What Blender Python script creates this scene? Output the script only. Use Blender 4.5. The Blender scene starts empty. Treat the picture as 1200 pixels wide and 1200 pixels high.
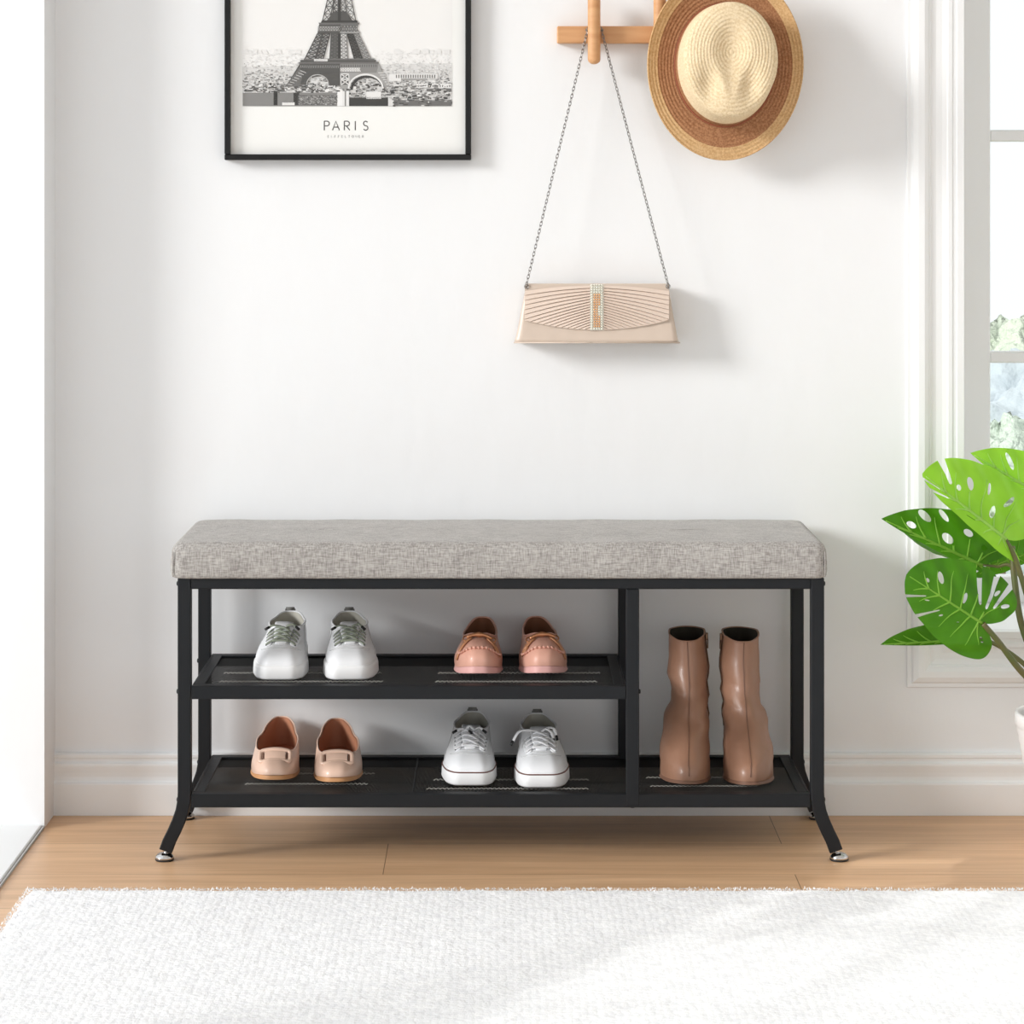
import bpy, math, random
from mathutils import Vector, Matrix
from mathutils.bvhtree import BVHTree
from mathutils.geometry import delaunay_2d_cdt
random.seed(7)
COL = bpy.context.scene.collection
PI = math.pi
F = 3138.0; CAMD = 4.14; CAMH = 1.0158; VX = 587.0; VY = 240.0
def W(px, py, y):                     # a point of the place seen at px,py and standing at depth y
    d = CAMD + y
    return Vector(((px-VX)/F*d, y, CAMH-(py-VY)/F*d))
def lerp(a, b, t): return a+(b-a)*t
def sm(t): t = max(0, min(1, t)); return t*t*(3-2*t)
def tab(lst, t):                      # smooth interpolation of a table
    if t <= lst[0][0]: return lst[0][1]
    for (a, va), (b, vb) in zip(lst, lst[1:]):
        if t <= b: return lerp(va, vb, sm((t-a)/(b-a)))
    return lst[-1][1]
# ------------------------------------------------------------- materials
def srgb(r, g, b):
    f = lambda c: (c/255/12.92 if c/255 <= .04045 else ((c/255+.055)/1.055)**2.4)
    return (f(r), f(g), f(b), 1)
def mat(name, col, rough=.5, metal=0, spec=.5, bump=None, var=None, sheen=0, coat=0, sss=0):
    m = bpy.data.materials.new(name); m.use_nodes = True
    n = m.node_tree.nodes; l = m.node_tree.links; p = n['Principled BSDF']
    p.inputs['Base Color'].default_value = col
    p.inputs['Roughness'].default_value = rough; p.inputs['Metallic'].default_value = metal
    p.inputs['Specular IOR Level'].default_value = spec
    p.inputs['Sheen Weight'].default_value = sheen; p.inputs['Coat Weight'].default_value = coat
    tc = n.new('ShaderNodeTexCoord')
    def noise(scale, detail=3, stretch=None, dist=0):
        mp = n.new('ShaderNodeMapping'); l.new(tc.outputs['Object'], mp.inputs['Vector'])
        if stretch: mp.inputs['Scale'].default_value = stretch
        t = n.new('ShaderNodeTexNoise'); t.inputs['Scale'].default_value = scale; t.inputs['Detail'].default_value = detail
        t.inputs['Distortion'].default_value = dist
        l.new(mp.outputs[0], t.inputs['Vector']); return t
    if var:                            # (second colour, scale, stretch)
        t = noise(var[1], 4, var[2] if len(var) > 2 else None)
        r = n.new('ShaderNodeValToRGB'); r.color_ramp.elements[0].position = .35; r.color_ramp.elements[1].position = .65
        r.color_ramp.elements[0].color = col; r.color_ramp.elements[1].color = var[0]
        l.new(t.outputs[0], r.inputs[0]); l.new(r.outputs[0], p.inputs['Base Color'])
    if bump:                           # (scale, strength, distance, stretch)
        t = noise(bump[0], 4, bump[3] if len(bump) > 3 else None)
        b = n.new('ShaderNodeBump'); b.inputs['Strength'].default_value = bump[1]; b.inputs['Distance'].default_value = bump[2]
        l.new(t.outputs[0], b.inputs['Height']); l.new(b.outputs[0], p.inputs['Normal'])
    return m
M = {}
M['wall'] = mat('wall_paint', srgb(238, 239, 240), .75, spec=.2, bump=(26, .22, .004, (1, 1, .45)))
M['trim'] = mat('trim_paint', srgb(238, 239, 239), .38)
M['ceiling'] = mat('ceiling_paint', srgb(240, 240, 240), .8)
M['metal'] = mat('charcoal_powder_coat', srgb(25, 27, 30), .5, spec=.25, bump=(900, .05, .0003))
M['dark_metal'] = mat('dark_bolt_metal', srgb(35, 36, 38), .4, metal=.5)
M['chrome'] = mat('chrome', srgb(205, 205, 205), .15, metal=1)
M['rubber'] = mat('black_rubber', srgb(25, 25, 26), .6)
M['wood'] = mat('beech_wood', srgb(214, 164, 117), .5, var=(srgb(202, 148, 100), 9, (1, 6, 10)), bump=(60, .08, .0005, (1, 6, 10)))
M['white_leather'] = mat('white_leather', srgb(240, 241, 243), .42, bump=(220, .12, .0006))
M['white_rubber'] = mat('white_rubber', srgb(244, 244, 244), .5)
M['white_lining'] = mat('pale_lining', srgb(196, 193, 182), .85)
M['white_lace'] = mat('white_lace', srgb(240, 240, 242), .85, bump=(900, .3, .0005))
M['green_lace'] = mat('grey_green_lace', srgb(150, 157, 141), .85, bump=(900, .3, .0005))
M['aglet'] = mat('black_aglet', srgb(18, 18, 20), .3)
M['seam_grey'] = mat('grey_seam', srgb(190, 190, 190), .7)
M['tab_grey'] = mat('grey_tab', srgb(120, 119, 116), .8)
M['brown_line'] = mat('brown_foxing_line', srgb(112, 74, 66), .6)
M['pink_leather'] = mat('rose_leather', srgb(222, 168, 148), .42, bump=(130, .2, .0008), coat=.08)
M['pink_sole'] = mat('pink_rubber', srgb(224, 172, 166), .55)
M['tan_strap'] = mat('tan_strap_leather', srgb(196, 138, 100), .4)
M['brown_lining'] = mat('brown_lining', srgb(146, 96, 68), .75)
M['gold'] = mat('copper_bit', srgb(200, 140, 100), .3, metal=.6)
M['nude_leather'] = mat('nude_leather', srgb(238, 202, 180), .35, bump=(140, .06, .0005), coat=.2)
M['peach_lining'] = mat('peach_lining', srgb(186, 128, 98), .7)
M['tan_sole'] = mat('amber_sole', srgb(206, 152, 104), .5)
M['boot_leather'] = mat('taupe_brown_leather', srgb(152, 113, 91), .40, bump=(38, .35, .004), coat=.05)
M['boot_seam'] = mat('boot_seam_brown', srgb(122, 88, 70), .5)
M['boot_lining'] = mat('dark_olive_lining', srgb(52, 46, 36), .85)
M['zip'] = mat('antique_brass', srgb(110, 84, 66), .35, metal=.7)
M['satin'] = mat('champagne_satin', srgb(208, 190, 174), .36, bump=(30, .08, .002, (1, 1, 6)), sheen=.2)
M['pleat'] = mat('pleated_champagne_satin', srgb(222, 203, 188), .28, spec=.7, sheen=.2)
M['crystal'] = mat('pale_rhinestone', srgb(232, 230, 216), .15, metal=.15)
M['amber'] = mat('amber_rhinestone', srgb(232, 178, 128), .15, metal=.2)
M['steel'] = mat('steel_chain', srgb(150, 148, 146), .3, metal=1)
M['black_frame'] = mat('black_lacquer', srgb(12, 13, 14), .38, spec=.35)
M['paper'] = mat('print_paper', srgb(238, 238, 235), .6)
M['ink'] = mat('print_ink', srgb(86, 84, 82), .6)
M['ink_light'] = mat('pale_print_ink', srgb(160, 160, 158), .6)
GREYS = []
for i, g in enumerate((62, 84, 108, 132, 156, 178, 200, 215, 226, 234)):
    GREYS.append(mat('print_grey_%d' % i, srgb(g, g-1, g-3), .6))
M['ceramic'] = mat('white_ceramic', srgb(236, 234, 232), .3)
M['soil'] = mat('potting_soil', srgb(60, 48, 38), .95, bump=(150, 1, .005))
M['stem'] = mat('leaf_stem', srgb(84, 96, 46), .5, var=(srgb(98, 92, 52), 14, (1, 1, 3)))
M['bark'] = mat('tree_bark', srgb(120, 104, 86), .9)
M['terrace'] = mat('pale_terrace_stone', srgb(236, 236, 232), .7)
M['grass'] = mat('lawn', srgb(150, 170, 120), .95)
M['tree_a'] = mat('hazed_green_foliage', srgb(226, 232, 210), .95, var=(srgb(200, 212, 190), 1.2), bump=(2.2, 1, .5))  # pale because the distance haze is painted into the foliage colour
M['tree_b'] = mat('hazed_blue_foliage', srgb(190, 200, 206), .95, var=(srgb(202, 210, 212), 1.1), bump=(2.5, .5, .3))  # bluish haze painted into the foliage colour as well
M['tree_c'] = mat('hazed_bush_foliage', srgb(216, 226, 208), .95, var=(srgb(200, 214, 196), 2), bump=(4, 1, .3))  # washed-out outdoor haze painted into this green too

def nodes_of(name):
    m = bpy.data.materials.new(name); m.use_nodes = True
    n = m.node_tree.nodes; return m, n, m.node_tree.links, n['Principled BSDF']
# linen
m, n, l, p = nodes_of('grey_linen'); M['linen'] = m
tc = n.new('ShaderNodeTexCoord')
def nz(scale, stretch, detail=2):
    mp = n.new('ShaderNodeMapping'); mp.inputs['Scale'].default_value = stretch
    t = n.new('ShaderNodeTexNoise'); t.inputs['Scale'].default_value = scale; t.inputs['Detail'].default_value = detail
    l.new(tc.outputs['Object'], mp.inputs[0]); l.new(mp.outputs[0], t.inputs['Vector']); return t
a = nz(560, (.14, 1, 1)); b = nz(560, (1, .5, .14)); c = nz(18, (1, 1, 1))
ad = n.new('ShaderNodeMath'); ad.operation = 'ADD'; l.new(a.outputs[0], ad.inputs[0]); l.new(b.outputs[0], ad.inputs[1])
ad2 = n.new('ShaderNodeMath'); ad2.operation = 'MULTIPLY_ADD'; l.new(c.outputs[0], ad2.inputs[0]); ad2.inputs[1].default_value = .25; l.new(ad.outputs[0], ad2.inputs[2])
r = n.new('ShaderNodeValToRGB'); e = r.color_ramp.elements
mr = n.new('ShaderNodeMapRange'); mr.inputs[1].default_value = .75; mr.inputs[2].default_value = 1.5; l.new(ad2.outputs[0], mr.inputs[0])
e[0].position = .12; e[0].color = srgb(134, 129, 125); e[1].position = .88; e[1].color = srgb(187, 183, 178)
l.new(mr.outputs[0], r.inputs[0]); l.new(r.outputs[0], p.inputs['Base Color']); p.inputs['Roughness'].default_value = .9; p.inputs['Specular IOR Level'].default_value = .15
p.inputs['Sheen Weight'].default_value = .15
bp = n.new('ShaderNodeBump'); bp.inputs['Strength'].default_value = .5; bp.inputs['Distance'].default_value = .0008
l.new(ad.outputs[0], bp.inputs['Height']); l.new(bp.outputs[0], p.inputs['Normal'])
# floor planks
m, n, l, p = nodes_of('oak_planks'); M['floor'] = m
tc = n.new('ShaderNodeTexCoord')
mp = n.new('ShaderNodeMapping'); mp.inputs['Location'].default_value = (-.446, .078, 0)
l.new(tc.outputs['Object'], mp.inputs[0])
br = n.new('ShaderNodeTexBrick'); l.new(mp.outputs[0], br.inputs['Vector'])
br.inputs['Scale'].default_value = 1; br.inputs['Brick Width'].default_value = 1.25; br.inputs['Row Height'].default_value = .195
br.inputs['Mortar Size'].default_value = .0007; br.inputs['Mortar Smooth'].default_value = .3; br.offset = .5; br.offset_frequency = 2
br.inputs['Color1'].default_value = (0, 0, 0, 1); br.inputs['Color2'].default_value = (1, 1, 1, 1); br.inputs['Mortar'].default_value = (.5, .5, .5, 1)
r = n.new('ShaderNodeValToRGB'); e = r.color_ramp.elements
e[0].color = srgb(218, 177, 137); e[1].color = srgb(228, 189, 150); l.new(br.outputs['Color'], r.inputs[0])
g = nz(7, (.35, 5, 1), 6); g2 = nz(26, (.25, 6, 1), 5)
mx = n.new('ShaderNodeMixRGB'); mx.blend_type = 'MULTIPLY'; mx.inputs[0].default_value = 1
rg = n.new('ShaderNodeValToRGB'); e = rg.color_ramp.elements; e[0].position = .3; e[0].color = (.84, .8, .76, 1); e[1].position = .68; e[1].color = (1.06, 1.06, 1.06, 1)
l.new(g.outputs[0], rg.inputs[0]); l.new(r.outputs[0], mx.inputs[1]); l.new(rg.outputs[0], mx.inputs[2])
mx3 = n.new('ShaderNodeMixRGB'); mx3.blend_type = 'MULTIPLY'; mx3.inputs[0].default_value = 1
rg2 = n.new('ShaderNodeValToRGB'); e = rg2.color_ramp.elements; e[0].position = .35; e[0].color = (.93, .91, .89, 1); e[1].position = .6; e[1].color = (1.02, 1.02, 1.02, 1)
l.new(g2.outputs[0], rg2.inputs[0]); l.new(mx.outputs[0], mx3.inputs[1]); l.new(rg2.outputs[0], mx3.inputs[2])
mx2 = n.new('ShaderNodeMixRGB'); mx2.inputs[2].default_value = srgb(120, 84, 58); l.new(br.outputs['Fac'], mx2.inputs[0]); l.new(mx3.outputs[0], mx2.inputs[1])
l.new(mx2.outputs[0], p.inputs['Base Color']); p.inputs['Roughness'].default_value = .42
bp = n.new('ShaderNodeBump'); bp.inputs['Strength'].default_value = .12; bp.inputs['Distance'].default_value = .001
l.new(g2.outputs[0], bp.inputs['Height']); l.new(bp.outputs[0], p.inputs['Normal'])
# rug wool
m, n, l, p = nodes_of('white_wool'); M['rug'] = m
tc = n.new('ShaderNodeTexCoord')
v = n.new('ShaderNodeTexVoronoi'); v.inputs['Scale'].default_value = 130; v.inputs['Randomness'].default_value = .55
mp = n.new('ShaderNodeMapping'); mp.inputs['Scale'].default_value = (.75, .95, .2); l.new(tc.outputs['Object'], mp.inputs[0]); l.new(mp.outputs[0], v.inputs['Vector'])
a = nz(60, (1, 1, 1), 5); b = nz(9, (.4, 1.5, 1), 3); f = nz(420, (1, .5, 1), 3)
s1 = n.new('ShaderNodeMath'); s1.operation = 'MULTIPLY_ADD'; l.new(v.outputs['Distance'], s1.inputs[0]); s1.inputs[1].default_value = -.9; l.new(a.outputs[0], s1.inputs[2])
s2 = n.new('ShaderNodeMath'); s2.operation = 'MULTIPLY_ADD'; l.new(f.outputs[0], s2.inputs[0]); s2.inputs[1].default_value = .5; l.new(s1.outputs[0], s2.inputs[2])
bp = n.new('ShaderNodeBump'); bp.inputs['Strength'].default_value = .42; bp.inputs['Distance'].default_value = .004
l.new(s2.outputs[0], bp.inputs['Height']); l.new(bp.outputs[0], p.inputs['Normal'])
r = n.new('ShaderNodeValToRGB'); e = r.color_ramp.elements; e[0].position = .3; e[0].color = srgb(234, 234, 236); e[1].position = .7; e[1].color = srgb(250, 250, 250)
l.new(a.outputs[0], r.inputs[0]); l.new(r.outputs[0], p.inputs['Base Color']); p.inputs['Roughness'].default_value = .95; p.inputs['Specular IOR Level'].default_value = .1
p.inputs['Sheen Weight'].default_value = .3
# wire mesh of the shelves (a woven diamond grid with holes)
m, n, l, p = nodes_of('black_wire_mesh'); M['mesh'] = m
tc = n.new('ShaderNodeTexCoord'); sx = n.new('ShaderNodeSeparateXYZ'); l.new(tc.outputs['Object'], sx.inputs[0])
def mth(op, a, b=None):
    q = n.new('ShaderNodeMath'); q.operation = op
    for i, k in enumerate((a, b)):
        if k is None: continue
        if isinstance(k, (int, float)): q.inputs[i].default_value = k
        else: l.new(k, q.inputs[i])
    return q.outputs[0]
fx = mth('MULTIPLY', sx.outputs[0], 900); fy = mth('MULTIPLY', sx.outputs[1], 1500)
u = mth('ABSOLUTE', mth('SINE', mth('ADD', fx, fy))); w_ = mth('ABSOLUTE', mth('SINE', mth('SUBTRACT', fx, fy)))
hole = mth('GREATER_THAN', mth('MINIMUM', u, w_), .90)
tr = n.new('ShaderNodeBsdfTransparent'); mxs = n.new('ShaderNodeMixShader')
l.new(hole, mxs.inputs[0]); l.new(p.outputs[0], mxs.inputs[1]); l.new(tr.outputs[0], mxs.inputs[2]); l.new(mxs.outputs[0], n['Material Output'].inputs[0])
p.inputs['Base Color'].default_value = srgb(17, 18, 18); p.inputs['Roughness'].default_value = .65; p.inputs['Specular IOR Level'].default_value = .12
M['zigzag'] = mat('painted_ridge_glint', srgb(190, 188, 181), .5, metal=0)  # pale colour paints the glint along the raised mesh rows
# glass
m, n, l, p = nodes_of('clear_glass'); M['glass'] = m
tr = n.new('ShaderNodeBsdfTransparent'); tr.inputs[0].default_value = (.97, .98, .98, 1); gl = n.new('ShaderNodeBsdfGlossy'); gl.inputs['Roughness'].default_value = .02
lw = n.new('ShaderNodeLayerWeight'); lw.inputs[0].default_value = .5; pw = n.new('ShaderNodeMath'); pw.operation = 'POWER'; pw.inputs[1].default_value = 5; l.new(lw.outputs['Facing'], pw.inputs[0])
mxs = n.new('ShaderNodeMixShader'); pm = n.new('ShaderNodeMath'); pm.operation = 'MULTIPLY_ADD'; pm.inputs[1].default_value = .6; pm.inputs[2].default_value = .02; l.new(pw.outputs[0], pm.inputs[0]); l.new(pm.outputs[0], mxs.inputs[0]); l.new(tr.outputs[0], mxs.inputs[1]); l.new(gl.outputs[0], mxs.inputs[2]); l.new(mxs.outputs[0], n['Material Output'].inputs[0])
# leaf
def leafmat(name, c1, c2):
    m, n, l, p = nodes_of(name)
    tc = n.new('ShaderNodeTexCoord'); t = n.new('ShaderNodeTexNoise'); t.inputs['Scale'].default_value = 22; l.new(tc.outputs['Object'], t.inputs['Vector'])
    r = n.new('ShaderNodeValToRGB'); e = r.color_ramp.elements; e[0].position = .3; e[0].color = c1; e[1].position = .7; e[1].color = c2
    l.new(t.outputs[0], r.inputs[0]); l.new(r.outputs[0], p.inputs['Base Color']); p.inputs['Roughness'].default_value = .36; p.inputs['Specular IOR Level'].default_value = .35
    tl = n.new('ShaderNodeBsdfTranslucent'); l.new(r.outputs[0], tl.inputs[0])
    mxs = n.new('ShaderNodeMixShader'); mxs.inputs[0].default_value = .45
    l.new(p.outputs[0], mxs.inputs[1]); l.new(tl.outputs[0], mxs.inputs[2]); l.new(mxs.outputs[0], n['Material Output'].inputs[0]); return m
M['leaf_base'] = leafmat('deep_green_leaf', srgb(68, 130, 16), srgb(84, 148, 24))
M['leaf_lit'] = leafmat('lit_green_leaf', srgb(150, 218, 48), srgb(166, 230, 66))  # lit copy of the leaf green, window light painted into the colour
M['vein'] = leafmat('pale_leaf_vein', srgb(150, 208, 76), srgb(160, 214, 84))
M['vein_lit'] = leafmat('lit_leaf_vein', srgb(190, 236, 120), srgb(196, 240, 126))  # lit copy of the vein colour, brightness painted in
# straw
def straw(name, col, col2, cx, cz, sx_, sz_, scale=210):
    m, n, l, p = nodes_of(name)
    tc = n.new('ShaderNodeTexCoord'); mp = n.new('ShaderNodeMapping'); mp.vector_type = 'TEXTURE'
    mp.inputs['Location'].default_value = (cx, 0, cz); mp.inputs['Scale'].default_value = (sx_, 1e4, sz_)
    l.new(tc.outputs['Object'], mp.inputs[0])
    ln = n.new('ShaderNodeVectorMath'); ln.operation = 'LENGTH'; l.new(mp.outputs[0], ln.inputs[0])
    s = n.new('ShaderNodeMath'); s.operation = 'MULTIPLY'; l.new(ln.outputs['Value'], s.inputs[0]); s.inputs[1].default_value = scale
    sn = n.new('ShaderNodeMath'); sn.operation = 'SINE'; l.new(s.outputs[0], sn.inputs[0])
    t = n.new('ShaderNodeTexNoise'); t.inputs['Scale'].default_value = 330; t.inputs['Detail'].default_value = 2; l.new(tc.outputs['Object'], t.inputs['Vector'])
    q = n.new('ShaderNodeMath'); q.operation = 'MULTIPLY_ADD'; l.new(t.outputs[0], q.inputs[0]); q.inputs[1].default_value = 1.8; l.new(sn.outputs[0], q.inputs[2])
    bp = n.new('ShaderNodeBump'); bp.inputs['Strength'].default_value = .5; bp.inputs['Distance'].default_value = .0007
    l.new(q.outputs[0], bp.inputs['Height']); l.new(bp.outputs[0], p.inputs['Normal'])
    r = n.new('ShaderNodeValToRGB'); e = r.color_ramp.elements; e[0].position = .38; e[0].color = col2; e[1].position = .6; e[1].color = col
    l.new(t.outputs[0], r.inputs[0]); l.new(r.outputs[0], p.inputs['Base Color']); p.inputs['Roughness'].default_value = .8; p.inputs['Specular IOR Level'].default_value = .2
    return m

# ------------------------------------------------------------- mesh builder
class MB:
    def __init__(s): s.v = []; s.f = []; s.mi = []; s.mats = []; s.sm = []
    def m(s, mt):
        if mt not in s.mats: s.mats.append(mt)
        return s.mats.index(mt)
    def add(s, vs, fs, mt, smooth=False):
        o = len(s.v); s.v += [tuple(v) for v in vs]; k = s.m(mt)
        for f in fs: s.f.append(tuple(i+o for i in f)); s.mi.append(k); s.sm.append(smooth)
    def box(s, a, b, mt, bev=0):
        x0, y0, z0 = a; x1, y1, z1 = b
        if bev <= 0:
            vs = [(x, y, z) for x in (x0, x1) for y in (y0, y1) for z in (z0, z1)]
            s.add(vs, [(0, 1, 3, 2), (4, 6, 7, 5), (0, 4, 5, 1), (2, 3, 7, 6), (0, 2, 6, 4), (1, 5, 7, 3)], mt); return
        e = bev; vs = []; idx = {}
        for ix, (x, sx) in enumerate(((x0, 1), (x1, -1))):
            for iy, (y, sy) in enumerate(((y0, 1), (y1, -1))):
                for iz, (z, sz) in enumerate(((z0, 1), (z1, -1))):
                    for k, d in enumerate(((0, sy*e, sz*e), (sx*e, 0, sz*e), (sx*e, sy*e, 0))):
                        idx[ix, iy, iz, k] = len(vs); vs.append((x+d[0], y+d[1], z+d[2]))
        fs = []
        for c in (0, 1):
            fs.append([idx[c, a_, b_, 0] for a_, b_ in ((0, 0), (1, 0), (1, 1), (0, 1))])
            fs.append([idx[a_, c, b_, 1] for a_, b_ in ((0, 0), (1, 0), (1, 1), (0, 1))])
            fs.append([idx[a_, b_, c, 2] for a_, b_ in ((0, 0), (1, 0), (1, 1), (0, 1))])
        for a_ in (0, 1):
            for b_ in (0, 1):
                fs.append([idx[a_, b_, 0, 0], idx[a_, b_, 1, 0], idx[a_, b_, 1, 1], idx[a_, b_, 0, 1]])
                fs.append([idx[a_, 0, b_, 0], idx[a_, 1, b_, 0], idx[a_, 1, b_, 2], idx[a_, 0, b_, 2]])
                fs.append([idx[0, a_, b_, 1], idx[1, a_, b_, 1], idx[1, a_, b_, 2], idx[0, a_, b_, 2]])
                for c in (0, 1): fs.append([idx[a_, b_, c, 0], idx[a_, b_, c, 1], idx[a_, b_, c, 2]])
        s.add(vs, fs, mt)
    def grid(s, pts, mt, closed=False, smooth=True, capn=False):
        nr = len(pts); nc = len(pts[0]); vs = [p for row in pts for p in row]; fs = []
        for i in range(nr-1):
            for j in range(nc if closed else nc-1):
                k = (j+1) % nc; fs.append((i*nc+j, i*nc+k, (i+1)*nc+k, (i+1)*nc+j))
        if capn: fs.append(tuple(range(nc))[::-1]); fs.append(tuple((nr-1)*nc+j for j in range(nc)))
        s.add(vs, fs, mt, smooth)
    def tube(s, path, r, mt, n=10, closed=False, flat=1, nrm=None, cap=True, square=False):
        path = [Vector(p) for p in path]; N = len(path); rings = []; up = None
        for i, p in enumerate(path):
            if closed: t = path[(i+1) % N]-path[i-1]
            else: t = path[min(i+1, N-1)]-path[max(i-1, 0)]
            if t.length < 1e-9: t = Vector((0, 0, 1))
            t.normalize()
            if nrm: up = Vector(nrm[i] if isinstance(nrm, list) else nrm)
            elif up is None: up = Vector((0, 0, 1)) if abs(t.z) < .9 else Vector((1, 0, 0))
            up = (up-t*up.dot(t))
            if up.length < 1e-6: up = t.orthogonal()
            up.normalize(); sd = t.cross(up).normalized()
            rr = r[i] if isinstance(r, (list, tuple)) else r
            ring = []
            for k in range(n):
                a = 2*PI*k/n + (PI/n if square else 0); ca, sa = math.cos(a), math.sin(a)
                if square:
                    q = .35; ca = math.copysign(abs(ca)**q, ca); sa = math.copysign(abs(sa)**q, sa)
                ring.append(p+sd*ca*rr+up*sa*rr*flat)
            rings.append(ring)
        if closed: rings.append(rings[0])
        s.grid(rings, mt, closed=True, capn=cap and not closed)
    def lathe(s, prof, mt, n=32, center=(0, 0, 0), close_top=False):
        c = Vector(center)
        s.grid([[c+Vector((r*math.cos(2*PI*k/n), r*math.sin(2*PI*k/n), z)) for k in range(n)] for r, z in prof], mt, closed=True)
    def sphere(s, c, r, mt, n=8, m_=5, sc=(1, 1, 1)):
        c = Vector(c)
        s.grid([[c+Vector((r*sc[0]*math.sin(PI*i/m_)*math.cos(2*PI*k/n), r*sc[1]*math.sin(PI*i/m_)*math.sin(2*PI*k/n), r*sc[2]*math.cos(PI*i/m_))) for k in range(n)] for i in range(m_+1)], mt, closed=True)
    def build(s, name, parent=None, loc=None, weld=False):
        me = bpy.data.meshes.new(name); me.from_pydata(s.v, [], s.f)
        for mt in s.mats: me.materials.append(M[mt] if isinstance(mt, str) else mt)
        me.polygons.foreach_set('material_index', s.mi); me.polygons.foreach_set('use_smooth', s.sm); me.update()
        o = bpy.data.objects.new(name, me); COL.objects.link(o)
        if parent: o.parent = parent
        if loc: o.location = loc
        return o
def thing(name, label, cat, loc=(0, 0, 0), rz=0, group=None):
    o = bpy.data.objects.new(name, None); COL.objects.link(o); o.empty_display_size = .05
    o.location = loc; o.rotation_euler = (0, 0, rz); o['label'] = label; o['category'] = cat
    if group: o['group'] = group
    return o
def struct(o): o['kind'] = 'structure'; return o

# ------------------------------------------------------------- camera
cam = bpy.data.cameras.new('camera'); co = bpy.data.objects.new('camera', cam); COL.objects.link(co)
co.location = (0, -CAMD, CAMH); co.rotation_euler = (PI/2, 0, 0)
cam.sensor_width = 36; cam.lens = F/1200*36; cam.shift_x = (600-VX)/1200; cam.shift_y = -(600-VY)/1200
cam.clip_start = .05; cam.clip_end = 300
bpy.context.scene.camera = co

# ------------------------------------------------------------- room
YW = .33; XL = -.744; XR = 2.3; YF = -4.9; ZC = 2.7
WX0, WX1, WZ0, WZ1 = .7725, 1.95, .3065, 2.2
WT = .36
b = MB(); b.box((XL-.3, YF, -.1), (XR+.1, YW+.02, 0), 'floor'); struct(b.build('floor'))
b = MB()
b.box((XL-.3, YW, 0), (WX0, YW+WT, ZC), 'wall'); b.box((WX1, YW, 0), (XR+.1, YW+WT, ZC), 'wall')
b.box((WX0, YW, 0), (WX1, YW+WT, WZ0), 'wall'); b.box((WX0, YW, WZ1), (WX1, YW+WT, ZC), 'wall')
struct(b.build('wall_back'))
LY = .224
b = MB(); b.box((XL-.3, LY, 0), (XL, YW, ZC), 'wall'); b.box((XL-.3, YF, 2.4), (XL, LY, ZC), 'wall'); b.box((XL-.3, YF, 0), (XL, -4.3, 2.4), 'wall')
struct(b.build('wall_left'))
b = MB(); b.box((XR, YF, 0), (XR+.1, YW, ZC), 'wall'); struct(b.build('wall_right'))
b = MB(); b.box((XL-.3, YF, ZC), (XR+.1, YW+WT, ZC+.1), 'ceiling'); struct(b.build('ceiling'))
# baseboard, profile extruded along x
def profile_x(b, prof, x0, x1, mt):   # prof: list of (depth out of the wall, z)
    b.grid([[Vector((x, YW-d, z)) for d, z in prof] for x in (x0, x1)], mt, smooth=False)
bbp = [(.0, .102), (.007, .102), (.010, .0995), (.010, .095), (.008, .0925), (.0075, .088), (.009, .0865), (.0125, .085), (.013, .082), (.0125, .078), (.011, .070), (.0105, .063), (.0115, .057), (.0135, .0545), (.0165, .0535), (.0175, .051), (.0175, .0), (0, 0)]
b = MB(); profile_x(b, bbp, XL, XR, 'trim'); struct(b.build('baseboard_back'))
# left opening: sliding patio door
d = struct(bpy.data.objects.new('door_1', None)); COL.objects.link(d); d.location = (XL-.15, -2, 0)
def lb(name, a, c, mt, par=d, bev=.002):
    q = MB(); o = Vector(par.location); q.box(Vector(a)-o, Vector(c)-o, mt, bev); return q.build(name, par)
lb('door_track', (XL-.2, -4.3, -.005), (XL-.004, LY, .006), 'trim')
lb('door_sill_strip', (XL-.0015, -4.3, -.004), (XL+.0005, LY, .0045), 'seam_grey')
for y0, y1 in ((-2.2, -1.15), (-3.25, -2.2), (-4.3, -3.25)):
    q = MB(); o = Vector(d.location)
    for a, c in (((XL-.17, y0, .006), (XL-.13, y0+.05, 2.4)), ((XL-.17, y1-.05, .006), (XL-.13, y1, 2.4)), ((XL-.17, y0+.05, .006), (XL-.13, y1-.05, .07)), ((XL-.17, y0+.05, 2.34), (XL-.13, y1-.05, 2.4))):
        q.box(Vector(a)-o, Vector(c)-o, 'trim')
    fr = q.build('door_frame', d)
    q = MB(); q.box(Vector((XL-.153, y0+.05, .07))-o, Vector((XL-.147, y1-.05, 2.34))-o, 'glass'); q.build('door_pane', fr)
b = MB(); b.box((-8, YF, -.14), (XL-.3, 6, -.04), 'terrace'); o = struct(b.build('floor_terrace'))
# window
w = struct(bpy.data.objects.new('window_1', None)); COL.objects.link(w); w.location = (0, YW, WZ0)
wo = Vector(w.location)
cp = [(0, 0), (.006, 0), (.008, .001), (.008, .007), (.018, .010), (.024, .018), (.025, .028), (.021, .0345), (.018, .0355), (.018, .038), (.014, .040), (.0115, .048), (.0115, .058), (.014, .066), (.0175, .068), (.0175, .0745), (.015, .0755), (.015, .082), (.019, .083), (.019, .094), (.006, .0955)]
CWD = .0955                           # mitred casing round the opening
def rect(k):
    e = CWD-k; return [(WX0-e, WZ0-e), (WX1+e, WZ0-e), (WX1+e, WZ1+e), (WX0-e, WZ1+e)]
b = MB(); b.grid([[Vector((x, YW-dd*.62, z))-wo for x, z in rect(k)] for dd, k in cp], 'trim', closed=True, smooth=False); b.build('window_casing', w)
b = MB()
ys = YW+.30; gx = .872; gz0 = .353
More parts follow.
